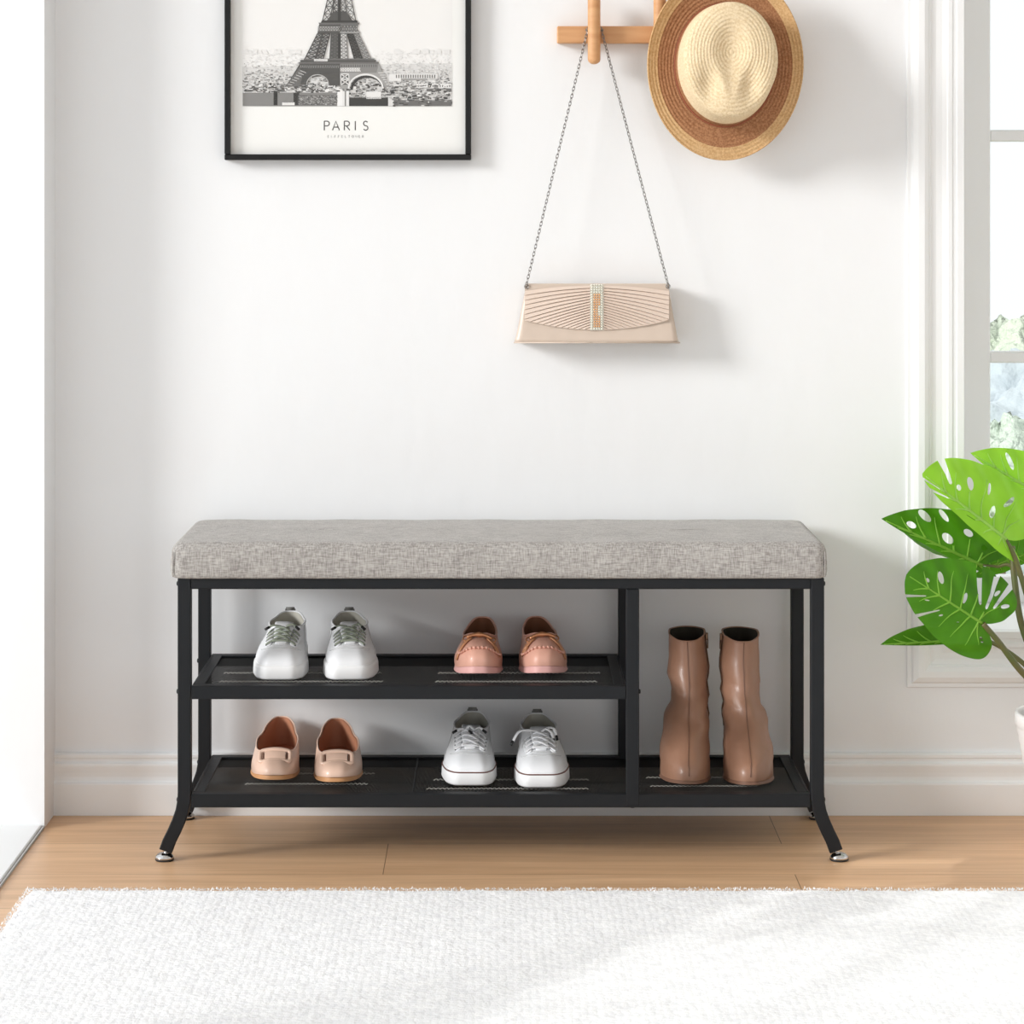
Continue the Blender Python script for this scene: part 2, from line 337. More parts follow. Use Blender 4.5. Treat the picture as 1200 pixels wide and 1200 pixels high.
b.box(Vector((WX0, ys, WZ0))-wo, Vector((gx, ys+.04, WZ1))-wo, 'trim', .002); b.box(Vector((WX1-.1, ys, WZ0))-wo, Vector((WX1, ys+.04, WZ1))-wo, 'trim', .002)
b.box(Vector((gx, ys, WZ0))-wo, Vector((WX1-.1, ys+.04, gz0))-wo, 'trim', .002); b.box(Vector((gx, ys, WZ1-.07))-wo, Vector((WX1-.1, ys+.04, WZ1))-wo, 'trim', .002)
b.build('window_sash', w)
b = MB()
for py in (152, 412):
    z1 = W(0, py, ys).z; b.box(Vector((gx, ys+.008, z1-.021))-wo, Vector((WX1-.1, ys+.032, z1))-wo, 'trim', .003)
z1 = W(0, -108, ys).z; b.box(Vector((gx, ys+.008, z1-.021))-wo, Vector((WX1-.1, ys+.032, z1))-wo, 'trim', .003)
b.box(Vector((1.36, ys+.008, gz0))-wo, Vector((1.381, ys+.032, WZ1-.07))-wo, 'trim', .003)
b.build('window_muntin', w)
b = MB(); b.box(Vector((gx, ys+.018, gz0))-wo, Vector((WX1-.1, ys+.022, WZ1-.07))-wo, 'glass'); b.build('window_pane', w)

# ------------------------------------------------------------- shoe bench
bench = thing('shoe_bench', 'charcoal metal shoe bench with a grey linen cushioned seat and mesh shelves', 'shoe bench')
X0, X1 = -.5, .5; PW = .0205; YB = .28
ZT = W(0, 678, 0).z; ZS2 = W(0, 804, 0).z; ZS1 = W(0, 931, 0).z
# cushion: superellipse box with soft edges
def cushion():
    b = MB(); cx0, cx1, cy0, cy1, z0, z1 = -.512, .506, -.008, .316, ZT, .4965
    hx, hy = (cx1-cx0)/2, (cy1-cy0)/2; cx, cy = (cx0+cx1)/2, (cy0+cy1)/2
    rows = []
    prof = [(.0, -.006), (.001, -.003)] + [(0.04+.5*k/8, -.0012*math.sin(PI*k/8)*0+0) for k in range(9)]
    def ring(off, z, rc=.022):
        pts = []; a, c = hx-off, hy-off; r_ = max(.004, rc-off*.3)
        for (sx, sy, a0) in ((1, -1, -PI/2), (1, 1, 0), (-1, 1, PI/2), (-1, -1, PI)):
            for k in range(9):
                t = a0+PI/2*k/8; pts.append((cx+sx*(a-r_)+r_*math.cos(t), cy+sy*(c-r_)+r_*math.sin(t), z))
            nx = (-1 if (sx, sy) == (1, 1) else 1 if (sx, sy) == (-1, -1) else 0)
            n_ = 40 if sx == sy else 14        # straight runs
            ex = pts[-1]; nxt = {(1, -1): (cx+a, cy+c-r_), (1, 1): (cx-a+r_, cy+c), (-1, 1): (cx-a, cy-c+r_), (-1, -1): (cx+a-r_, cy-c)}[(sx, sy)]
            for k in range(1, n_): pts.append((lerp(ex[0], nxt[0], k/n_), lerp(ex[1], nxt[1], k/n_), z))
        return pts
    H = z1-z0
    rows.append(ring(.012, z0)); rows.append(ring(.004, z0+.0005)); rows.append(ring(.001, z0+.004)); rows.append(ring(0, z0+.012))
    rows.append(ring(0, z0+.024)); rows.append(ring(.0008, z0+.036))
    R = .0175
    for k in range(1, 9):
        a = PI/2*k/8; rows.append(ring(.001+R*(1-math.cos(a)), z1-.0025-R+R*math.sin(a)))
    for k in range(1, 7): rows.append(ring(.018+.022*k, z1-.0025+.0025*sm(k/6)))
    rng = random.Random(3)
    out = []
    for i, row in enumerate(rows):
        o = []
        for p in row:
            x, y, z = p; w = .0007*math.sin(x*31+y*9)+.0005*math.sin(x*73+1.3+z*40)
            o.append(Vector((x, y+(w if y < .1 else 0), z+(w*.6 if i > 5 else 0))))
        out.append(o)
    b.grid(out, 'linen', closed=True, capn=True)
    c = b.build('seat_cushion', bench)
    for sx in (cx0+.006, cx1-.006):
        for sy in (cy0+.006, cy1-.006):
            q = MB(); dx = -.0007 if sx < 0 else .0007; dy = -.0007 if sy < .1 else .0007
            q.tube([(sx+dx, sy+dy, z0+.003+(H-.02)*k/6) for k in range(7)], .0011, 'linen', 6); q.build('corner_seam', c)
cushion()
def rail(name, a, c, par=bench, bev=.0012): q = MB(); q.box(a, c, 'metal', bev); return q.build(name, par)
RT = .0165; RM = .0205
rail('top_rail', (X0+PW, .0005, ZT-RT), (X1-PW, .02, ZT)); rail('top_rail', (X0+PW, YB, ZT-RT), (X1-PW, YB+.02, ZT))
for sx in (X0, X1-.02): rail('side_rail', (sx, .0205, ZT-RT), (sx+.02, YB, ZT))
XM0, XM1 = W(734, 0, 0).x, W(749, 0, 0).x
xs1 = X0+PW+.001; 
# shelves: frame of angle iron around the mesh
def shelf(x0, x1, z, name, panels, rows):
    sh = None
    q = MB()
    q.box((x0, .0005, z-RM), (x1, .004, z), 'metal', .0008); q.box((x0, .004, z-.003), (x1, .020, z), 'metal', .0005)
    q.box((x0, YB+.016, z-RM), (x1, YB+.0195, z), 'metal', .0008); q.box((x0, YB, z-.003), (x1, YB+.016, z), 'metal', .0005)
    q.box((x0, .020, z-RM), (x0+.004, YB, z+.0006), 'metal', .0008); q.box((x1-.004, .020, z-RM), (x1, YB, z+.0006), 'metal', .0008)
    q.box((x0+.004, .02, z-.003), (x0+.018, YB, z), 'metal', .0005); q.box((x1-.018, .02, z-.003), (x1-.004, YB, z), 'metal', .0005)
    sh = q.build(name, bench)
    for a, c in panels:
        p_ = MB(); nx = 60; ny = 20
        p_.grid([[Vector((lerp(a, c, i/nx), lerp(.004, YB+.016, j/ny), z-.0034)) for i in range(nx+1)] for j in range(ny+1)], 'mesh')
        mp_ = p_.build('mesh_panel', sh)
    for (pa, pb, y) in rows:  # mesh ridge rows, their glints drawn as pale zigzag tubes
        q = MB(); n_ = int((pb-pa)/.0017)
        q.tube([(pa+.0017*k, y+(.0012 if (k//2) % 2 else -.0012)*(1 if k % 2 else .35), z-.0019+(.0006 if (k//2) % 2 else -.0008)) for k in range(n_+1)], .0005, 'zigzag', 4)
        q.build('ridge_glint_wire', mp_)
    return sh
def rowy(py, z): return (CAMH-z)*F/(py-VY)-CAMD
def rw(pa, pb, py, z):
    y = rowy(py, z); return (W(pa, py, y).x, W(pb, py, y).x, y)
XD = XM0
shelf(xs1, XD-.0005, ZS2, 'middle_shelf', [(xs1+.01, XD-.01)], [rw(262, 448, 787, ZS2), rw(257, 450, 797, ZS2), rw(513, 703, 787, ZS2), rw(510, 700, 797, ZS2)])
xmid = W(483, 0, 0).x
shelf(xs1, X1-PW-.001, ZS1, 'bottom_shelf', [(xs1+.01, X1-PW-.012)], [rw(300, 440, 905, ZS1), rw(287, 432, 917, ZS1), rw(508, 690, 912, ZS1), rw(500, 690, 922.5, ZS1), rw(757, 895, 909.5, ZS1), rw(762, 888, 919.5, ZS1)])
rail('shelf_crossbar', (xmid-.0015, .02, ZS1-.012), (xmid+.0015, YB, ZS1-.0015))
rail('divider_post', (XM0, -.0003, ZS1-.018), (XM1, .019, ZT-RT)); rail('divider_post', (XM0, YB+.0005, ZS1-.001), (XM1, YB+.02, ZT-RT))
# legs: straight square post that flares outwards at the foot
def leg(sx, yy, name='leg'):
    q = MB(); xo = X0 if sx < 0 else X1
    zf = .016; pts = []
    prof = [(0, ZT-.0003), (0, .108), (.0006, .094), (.0035, .078), (.009, .062), (.0165, .045), (.024, .030), (.0290, zf)]
    rows = []
    for i, (dx, z) in enumerate(prof):
        j0 = max(0, i-1); j1 = min(len(prof)-1, i+1); t = Vector((sx*(prof[j1][0]-prof[j0][0]), 0, prof[j1][1]-prof[j0][1])).normalized()
        nr = Vector((-t.z, 0, t.x))*(1 if sx < 0 else 1)
        c = Vector((xo-sx*PW/2+sx*dx, 0, z)); hw = PW/2; e = .0014; r_ = []
        for u, v in ((-hw+e, -hw), (hw-e, -hw), (hw, -hw+e), (hw, hw-e), (hw-e, hw), (-hw+e, hw), (-hw, hw-e), (-hw, -hw+e)):
            r_.append(Vector((c.x+nr.x*u, yy+PW/2+v*.98, c.z+nr.z*u)))
        rows.append(r_)
    q.grid(rows, 'metal', closed=True, smooth=False, capn=True); lg = q.build(name, bench)
    # chrome levelling glide with a rubber pad
    fx = xo-sx*PW/2+sx*(.0345 if sx > 0 else .0315); fy = yy+PW/2; c = MB()
    c.lathe([(.0, .012), (.006, .012), (.011, .010), (.0142, .0065), (.0148, .0035), (.0138, .003)], 'chrome', 28, (fx, fy, 0))
    c.tube([(fx-sx*.001, fy, .0095), (fx-sx*.006, fy, .021)], .0042, 'chrome', 12)
    gl = c.build('foot_glide', lg)
    c = MB(); c.lathe([(0, 0), (.0135, 0), (.0146, .001), (.0146, .0034), (.0, .0036)], 'rubber', 28, (fx, fy, 0)); c.build('rubber_pad', gl)
    return lg
for sx in (-1, 1):
    for yy in (0, YB): leg(sx, yy)
# bolts
for sx in (-1, 1):
    for yy in (.01, YB+.01):
        for z in (ZT-.009, ZS2-.010, ZS1-.010):
            if sx > 0 and z == ZS2-.010: continue
            q = MB(); xo = sx*.5
            q.tube([(xo, yy, z), (xo+sx*.0018, yy, z), (xo+sx*.0026, yy, z)], [.0038, .0036, .002], 'dark_metal', 10)
            q.build('bolt', bench)
q = MB(); q.tube([(XM1, .01, ZS2-.01), (XM1+.0026, .01, ZS2-.01)], [.0038, .003], 'dark_metal', 10); q.build('bolt', bench)
q = MB(); q.tube([((XM0+XM1)/2, .01, ZS1-.0178), ((XM0+XM1)/2, .01, ZS1-RM-.002)], [.0045, .0035], 'dark_metal', 10); q.build('bolt', bench)

# ------------------------------------------------------------- footwear
NT = 120; NS = 22
def idx(th): return min(range(NT), key=lambda k: abs(TH[k]-th))
TH = []
for _k in range(NT):
    _s = _k/(NT/2); _h = _s if _s <= 1 else 2-_s; _t = PI*_h**1.45; TH.append(_t if _s <= 1 else 2*PI-_t)
def build_shoe(root, sp, mir):
    L = sp['L']; a_t = sp['w']; p_ = sp.get('p', .85); spring = sp.get('spring', .004); st = sp['sole_t']
    bend = sp.get('bend', .004)
    def cx(t): return mir*bend*math.sin(PI*min(1, t*1.1))*-1+mir*bend*.4
    def outline(th, grow=0):
        t = (1-math.cos(th))/2; sn = math.sin(th)
        x = cx(t)+math.copysign(abs(sn)**p_, sn)*(tab(a_t, t)+grow)
        y = L*t-grow*math.cos(th)
        return t, x, y
    def lift(t): return spring*max(0, 1-t/.3)**2
    ths = TH
    rim = sp['rim']
    def R(th):
        c = math.cos(th); t = (1-c)/2; y = lerp(rim['y0'], rim['y1'], t); sn = math.sin(th)
        x = cx(y/L)*.8+math.copysign(abs(sn)**rim.get('p', .9), sn)*tab(rim['w'], t)+rim.get('dx', 0)
        return Vector((x, y, tab(rim['z'], t)))
    G = []
    for i in range(NS+1):
        s = i/NS; row = []
        for th in ths:
            t, x, y = outline(th, sp.get('inset', -.0015)); S = Vector((x, y, lift(t)+tab(st, t)))
            r_ = R(th); wf = max(0, math.cos(th))**sp.get('fk', 1.3); out = Vector((math.sin(th), -math.cos(th), 0))
            C1 = S+out*tab(sp['bulge'], t)+Vector((0, 0, tab(sp['h1'], t)))
            C2 = r_+Vector((0, -sp['f'][0]*wf, sp['f'][1]*wf))+(out*sp.get('c2o', .003)+Vector((0, 0, -tab(sp['h2'], t))))*(1-wf)
            P = S*(1-s)**3+C1*3*s*(1-s)**2+C2*3*s*s*(1-s)+r_*s**3
            if 'def' in sp: P = sp['def'](P, th, s)
            row.append(P)
        G.append(row)
    b = MB(); b.grid(G, sp['upper_m'], closed=True); up = b.build('upper', root)
    polys = [(i*NT+j, i*NT+(j+1) % NT, (i+1)*NT+(j+1) % NT, (i+1)*NT+j) for i in range(NS) for j in range(NT)]
    bvh = BVHTree.FromPolygons([p for r_ in G for p in r_], polys)
    def drop(x, y, z=1):
        h = bvh.ray_cast(Vector((x, y, z)), Vector((0, 0, -1)))
        if h[0] is None: h = bvh.find_nearest(Vector((x, y, .05)))
        nn = h[1] if h[1].z > 0 else -h[1]
        return h[0], nn
    def front(x, z):
        h = bvh.ray_cast(Vector((x, -1, z)), Vector((0, 1, 0)))
        if h[0] is None: h = bvh.find_nearest(Vector((x, 0, z)))
        nn = h[1] if h[1].y < 0 else -h[1]
        return h[0], nn
    # lining: offset shell
    hj = NT//2; sgn = 1 if (G[6][hj+1]-G[6][hj-1]).cross(G[7][hj]-G[5][hj]).y < 0 else -1
    Gi = []
    for i in range(NS+1):
        row = []
        for j in range(NT):
            du = G[i][(j+1) % NT]-G[i][j-1]; dv = G[min(i+1, NS)][j]-G[max(i-1, 0)][j]
            nn = du.cross(dv)
            if nn.length > 1e-12: nn.normalize()
            t, x, y = outline(ths[j]); 
            ce = Vector((cx(t), lerp(L*.12, L*.9, t), G[i][j].z)); 
            row.append(G[i][j]+nn*.0022*sgn)
        Gi.append(row)
    b = MB(); b.grid(Gi, sp['lining_m'], closed=True)
    b.add([(outline(th, -.002)[1], outline(th, -.002)[2], tab(st, (1-math.cos(th))/2)+.003) for th in ths], [tuple(range(NT))], sp.get('insole_m', sp['lining_m']))
    b.build('lining', root)
    b = MB(); b.tube([p+Vector((0, 0, 0)) for p in G[NS]], sp.get('bind', .0017), sp.get('bind_m', sp['upper_m']), 8, closed=True); b.build('collar_binding', up)
    # sole
    b = MB(); so = sp.get('sole_out', .001); rows = []
    for g, zf in ((-.006, 0), (.0006, 0), (so+.0008, .12), (so, .8), (so-.001, 1), (-.004, 1.03)):
        row = []
        for th in ths:
            t, x, y = outline(th, g); h = tab(st, t)
            row.append(Vector((x, y, lift(t)+h*zf-(tab(sp['heel'], t) if 'heel' in sp and zf == 0 else 0)*0)))
        rows.append(row)
    b.grid(rows, sp['sole_m'], closed=True, capn=True); sole = b.build('sole', root)
    if 'line_m' in sp:
        b = MB(); path = []
        for th in ths: t, x, y = outline(th, so-.0006); path.append((x, y, lift(t)+tab(st, t)*.96))
        b.tube(path, .0011, sp['line_m'], 6, closed=True); b.build('foxing_line', sole)
    return dict(up=up, drop=drop, front=front, G=G, sole=sole, R=R, outline=outline, lift=lift)
def ribbon(b, path, w, h, mt, nrm): b.tube(path, w, mt, 10, nrm=nrm, flat=h/w)
def on(dr, pts, off): ps = []; ns = []; [(ps.append(q[0]+q[1]*off), ns.append(q[1])) for q in (dr(*p) for p in pts)]; return ps, ns

SNEAK = dict(L=.245, w=[(0, .0395), (.12, .0425), (.3, .0435), (.55, .036), (.8, .033), (1, .031)], p=.33, spring=.001,
    sole_t=[(0, .021), (.3, .020), (.6, .022), (1, .026)], sole_out=.0012, inset=-.0022,
    rim=dict(y0=.118, y1=.236, w=[(0, .018), (.3, .026), (.6, .029), (1, .026)], z=[(0, .0640), (.35, .0600), (.7, .0640), (1, .0720)], p=.85),
    bulge=[(0, .001), (.5, .003), (1, .004)], h1=[(0, .019), (.2, .018), (.5, .02), (1, .025)], h2=[(0, .01), (.5, .018), (1, .022)], f=(.060, -.008), fk=1.2,
    upper_m='white_leather', lining_m='white_lining', sole_m='white_rubber')
def sneaker(label, px, py, z, rot, mir, lace, loose, grp, line=None):
    y = rowy(py, z)+.002; x = W(px, py, y).x; root = thing('sneaker', label, 'shoe', (x, y, z), rot, grp)
    sp = dict(SNEAK)
    if line: sp['line_m'] = line
    S = build_shoe(root, sp, mir); dr = S['drop']; up = S['up']
    yt = .118
    # tongue
    b = MB(); ps, ns = on(dr, [(0, .044+.0101*k) for k in range(8)], .0012); ps[-1].z += .002
    ps += [ps[-1]+Vector((0, .008, .005))]; ns += [ns[-1]]
    b.tube(ps, [.008, .0105, .012, .013, .014, .0145, .015, .0155, .015], 'white_leather', 10, nrm=ns, flat=.16); b.build('tongue', root)
    # eyestays, throat seam, toe-cap seam, side seams
    for s in (-1, 1):
        b = MB(); ps, ns = on(dr, [(s*(.0185+.0035*k/7), .044+.0102*k) for k in range(8)], .0010); b.tube(ps, [.004, .0065, .008, .008, .008, .008, .008, .007], 'white_leather', 10, nrm=ns, flat=.22); b.build('eyestay', up)
    b = MB(); pts = [(.032*math.sin(a), .062-.032*math.cos(a)) for a in [(-1.35+2.7*k/24) for k in range(25)]]
    ps, ns = on(dr, pts, .0002); b.tube(ps, .0006, 'seam_grey', 5, nrm=ns)
    ps, ns = on(dr, [(.015*math.sin(a), .045-.006*math.cos(a)) for a in [(-1.5+3.0*k/12) for k in range(13)]], .0004); b.tube(ps, .0006, 'seam_grey', 5, nrm=ns)
    for s in (-1, 1):
        ps = []
        for k in range(13):
            tt = k/12; th = lerp(1.05, 1.6, tt); i = int(lerp(4, NS, tt)); j = idx(th if s > 0 else 2*PI-th); ps.append(S['G'][min(i, NS)][j]*1.0)
        b.tube(ps, .0006, 'seam_grey', 5)
    b.build('stitching', up)
    # eyelets
    for s in (-1, 1):
        for k in range(4):
            b = MB(); q, nn = dr(s*(.0215+.002*k/3), .048+.0185*k); b.tube([q+nn*.0016, q+nn*.0032], .0017, 'seam_grey' if loose else 'aglet', 8); b.build('eyelet', up)
    # laces
    b = MB(); zl = .0034
    def cross(x0, y0, x1, y1, lift_, w=.0030):
        ps = []; ns = []
        for k in range(11):
            u = k/10; q, nn = dr(lerp(x0, x1, u), lerp(y0, y1, u)); ps.append(q+nn*(zl+lift_*math.sin(PI*u))); ns.append(nn)
        ribbon(b, ps, w, .0011, lace, ns)
    cross(-.0125, .050, .0125, .050, .0010)
    for k in range(3):
        ya = .052+.0185*k; yb = ya+.0215
        cross(-.0125, ya, .0125, yb, .0010, .0033); cross(.0125, ya, -.0125, yb, .0028, .0033)
        for s in (-1, 1): cross(s*.0125, ya, s*.0215, ya-.004, .0004, .0029)
    for s in (-1, 1): cross(s*.0125, .109, s*.0225, .104, .0006, .0029)
    lc = b.build('laces', root)
    def end(pts, w=.0026, ct=True):
        ps = [Vector(p) for p in pts]; fine = []
        for i in range(len(ps)-1):
            p0 = ps[max(i-1, 0)]; p1 = ps[i]; p2 = ps[i+1]; p3 = ps[min(i+2, len(ps)-1)]
            for k in range(6):
                t = k/6; fine.append(.5*((2*p1)+(p2-p0)*t+(2*p0-5*p1+4*p2-p3)*t*t+(3*p1-p0-3*p2+p3)*t**3))
        fine.append(ps[-1]); e_ = MB(); e_.tube(fine, w, lace, 8, nrm=(0, -.3, 1), flat=.42); e_.build('lace_end', lc)
        dirn = (fine[-1]-fine[-2]).normalized(); ag = MB(); ag.tube([fine[-1]-dirn*.001, fine[-1]+dirn*.007], .0027, 'aglet', 8, flat=.8); ag.build('aglet', lc)
    zt = dr(0, .108)[0].z+.005
    if loose == 0:
        end([(-.004, .108, zt), (-.016, .106, zt+.002), (-.0235, .102, zt-.001)]); end([(.004, .108, zt), (.014, .110, zt+.003), (.020, .108, zt-.001)])
        end([(.006, .104, zt), (-.002, .108, zt+.006), (-.006, .104, zt+.001), (-.002, .098, zt-.001)]) if lace == 'white_lace' else None
    else:
        end([(.0, .104, zt), (-.018, .100, zt+.004), (-.034, .094, zt+.002), (-.044, .088, zt-.012)]); 
        end([(.004, .106, zt), (.010, .102, zt+.005), (.018, .098, zt), (.021, .094, zt-.010)])
        end([(.002, .106, zt), (.012, .106, zt+.006), (.022, .104, zt+.005), (.026, .100, zt-.006)])
    # heel pull tab
    b = MB(); hy = .2385; hz = .071
    pth = [(-.0075, hy, hz-.012), (-.0075, hy+.002, hz+.004), (-.006, hy+.003, hz+.0055), (.006, hy+.003, hz+.0055), (.0075, hy+.002, hz+.004), (.0075, hy, hz-.012)]
    b.tube(pth, .0013, 'tab_grey', 6); b.tube([(-.007, hy+.0025, hz+.0045), (.007, hy+.0025, hz+.0045)], .003, 'tab_grey', 8, flat=.3, nrm=(0, 1, 0)); b.build('pull_tab', up)
    return root
sneaker('white leather sneaker with grey-green laces on the upper shelf, nearer the bench end', 326, 797.5, ZS2, 0.0, 1, 'green_lace', 0, 'white sneakers on the upper shelf')
sneaker('white leather sneaker with grey-green laces on the upper shelf, nearer the loafers', 410, 797.5, ZS2, .060, -1, 'green_lace', 0, 'white sneakers on the upper shelf')
sneaker('white low sneaker with brown sole line and tucked-in white laces on the bottom shelf', 550, 921.5, ZS1, -.01, 1, 'white_lace', 0, 'white sneakers on the bottom shelf', 'brown_line')
sneaker('white low sneaker with brown sole line and a loose lace end sticking out sideways', 635.5, 924, ZS1, .02, -1, 'white_lace', 1, 'white sneakers on the bottom shelf', 'brown_line')

LOAF = dict(L=.236, w=[(0, .037), (.15, .0400), (.32, .0405), (.6, .031), (.85, .029), (1, .027)], p=.66, spring=.007,
    sole_t=[(0, .011), (.3, .007), (.7, .007), (1, .010)], sole_out=-.001, inset=-.001,
    rim=dict(y0=.092, y1=.228, w=[(0, .020), (.35, .027), (.7, .026), (1, .022)], z=[(0, .0540), (.35, .044), (.65, .047), (1, .0600)], p=.8),
    bulge=[(0, .003), (.3, .004), (1, .003)], h1=[(0, .030), (.2, .026), (.5, .018), (1, .022)], h2=[(0, .01), (.5, .014), (1, .02)], f=(.056, -.0015), fk=1.1,
    upper_m='pink_leather', lining_m='brown_lining', sole_m='pink_sole')
def loafer(label, px, py, z, rot, mir):
    y = rowy(py, z)+.002; x = W(px, py, y).x; root = thing('loafer', label, 'shoe', (x, y, z), rot, 'rose loafers on the upper shelf')
    S = build_shoe(root, LOAF, mir); dr = S['drop']; up = S['up']
    # moccasin apron seam with puckered stitches
    b = MB(); pts = []
    for k in range(41):
        a = -1.9+3.8*k/40; pts.append((.0300*math.sin(a), .052-.034*math.cos(a)*(1 if math.cos(a) > 0 else 1.15)))
    ps, ns = on(dr, pts, .0008); b.tube(ps, .0016, 'pink_leather', 7, nrm=ns); b.build('apron_seam', up)
    for k in range(4, 37, 2):
        q = MB(); pt = ps[k]; dirv = Vector((pts[k][0], pts[k][1]-.052, -.012)).normalized()
        q.tube([pt+ns[k]*.0004-dirv*.0012, pt+ns[k]*.0016+dirv*.001, pt+dirv*.0048], [.0010, .0017, .0009], 'pink_leather', 6); q.build('pucker_stitch', up)
    # strap and bit
    b = MB()
    for s in (-1, 1):
        ps, ns = on(dr, [(s*lerp(.034, .012, k/6), lerp(.046, .060, k/6)) for k in range(7)], .0022); b.tube(ps, [.0045, .0055, .006, .006, .0055, .005, .004], 'tan_strap', 8, nrm=ns, flat=.35)
        ps, ns = on(dr, [(s*lerp(.034, .022, k/6), lerp(.046, .078, k/6)) for k in range(7)], .0016); b.tube(ps, .0022, 'tan_strap', 8, nrm=ns, flat=.5)
    ps, ns = on(dr, [(lerp(-.026, .026, k/10), .074) for k in range(11)], .0014); b.tube(ps, .0040, 'tan_strap', 8, nrm=ns, flat=.3)
    b.build('strap', root)
    b = MB(); ps, ns = on(dr, [(lerp(-.017, .017, k/12), .064) for k in range(13)], .0048); b.tube(ps, [.0030]*5+[.0040, .0046, .0040]+[.0030]*5, 'gold', 8, nrm=ns)
    for s in (-1, 1):
        q, nn = dr(s*.018, .063); ring = [q+nn*.0045+Vector((.0052*math.cos(2*PI*k/16), .006*math.sin(2*PI*k/16), .003*math.sin(2*PI*k/16))) for k in range(16)]
        b.tube(ring, .0013, 'gold', 6, closed=True)
    b.build('horsebit', root)
loafer('rose leather loafer with tan bit strap on the upper shelf, next to the sneakers', 560.5, 794.5, ZS2, -.018, 1)
loafer('rose leather loafer with tan bit strap on the upper shelf, next to the divider post', 638.5, 794, ZS2, .045, -1)

FLAT = dict(L=.232, w=[(0, .038), (.15, .0405), (.3, .0405), (.6, .036), (.85, .033), (1, .031)], p=.66, spring=.004,
    sole_t=[(0, .007), (.3, .004), (.7, .004), (.78, .009), (1, .010)], sole_out=-.0025, inset=-.001,
    rim=dict(y0=.058, y1=.228, w=[(0, .027), (.2, .033), (.5, .0335), (.8, .029), (1, .023)], z=[(0, .0345), (.3, .0315), (.65, .041), (1, .0600)], p=.74),
    bulge=[(0, .002), (.3, .002), (1, .003)], h1=[(0, .018), (.2, .016), (.5, .014), (1, .022)], h2=[(0, .008), (.5, .012), (1, .02)], f=(.030, .002), fk=1.0,
    upper_m='nude_leather', lining_m='peach_lining', sole_m='tan_sole', bind=.0013)
def flat(label, px, py, z, rot, mir):
    y = rowy(py, z)+.002; x = W(px, py, y).x; root = thing('ballet_flat', label, 'shoe', (x, y, z), rot, 'nude ballet flats on the bottom shelf')
    S = build_shoe(root, FLAT, mir); dr = S['drop']; up = S['up']
    # rounded rectangular buckle wrapped over the vamp
    def corner_path(hx, hy, r_, yc):
        pts = []
        for (sx, sy, a0) in ((1, -1, -PI/2), (1, 1, 0), (-1, 1, PI/2), (-1, -1, PI)):
            for k in range(6): a = a0+PI/2*k/5; pts.append((sx*(hx-r_)+r_*math.cos(a), yc+sy*(hy-r_)+r_*math.sin(a)))
            ex = pts[-1]; nx = {(1, -1): (hx, yc+hy-r_), (1, 1): (-hx+r_, yc+hy), (-1, 1): (-hx, yc-hy+r_), (-1, -1): (hx-r_, yc-hy)}[(sx, sy)]
            for k in range(1, 5): pts.append((lerp(ex[0], nx[0], k/5), lerp(ex[1], nx[1], k/5)))
        return pts
    q0 = dr(0, .030)[0]
    def pl(x, t, off=0): return Vector((x, q0.y+.004+t*.80+x*x*3.0-off*.6, q0.z+.0035+t*.58-x*x*7+off*.8))
    b = MB(); ps = [pl(x, t-.041) for x, t in corner_path(.0240, .0115, .005, .041)]
    b.tube(ps, .0036, 'nude_leather', 10, closed=True, nrm=(0, -.58, .8), flat=.75); bk = b.build('buckle', root)
    b = MB(); rows = []; 
    for i in range(7):
        row = []
        for k in range(15):
            row.append(pl(lerp(-.0165, .0165, k/14), lerp(-.013, .013, i/6), .0026*math.sin(PI*(i+.2)/6.4)**.5-.0012))
        rows.append(row)
    b.grid(rows, 'nude_leather'); b.build('buckle_strap', bk)
    for s in (-1, 1):
        b = MB(); b.tube([pl(s*.0186, lerp(-.006, .006, k/5), -.0006) for k in range(6)], .0016, 'boot_seam', 6); b.build('buckle_slot', bk)
flat('nude leather ballet flat with covered buckle on the bottom shelf, nearer the bench end', 321, 917, ZS1, .035, 1)
flat('nude leather ballet flat with covered buckle on the bottom shelf, nearer the sneakers', 394.5, 919.5, ZS1, .055, -1)

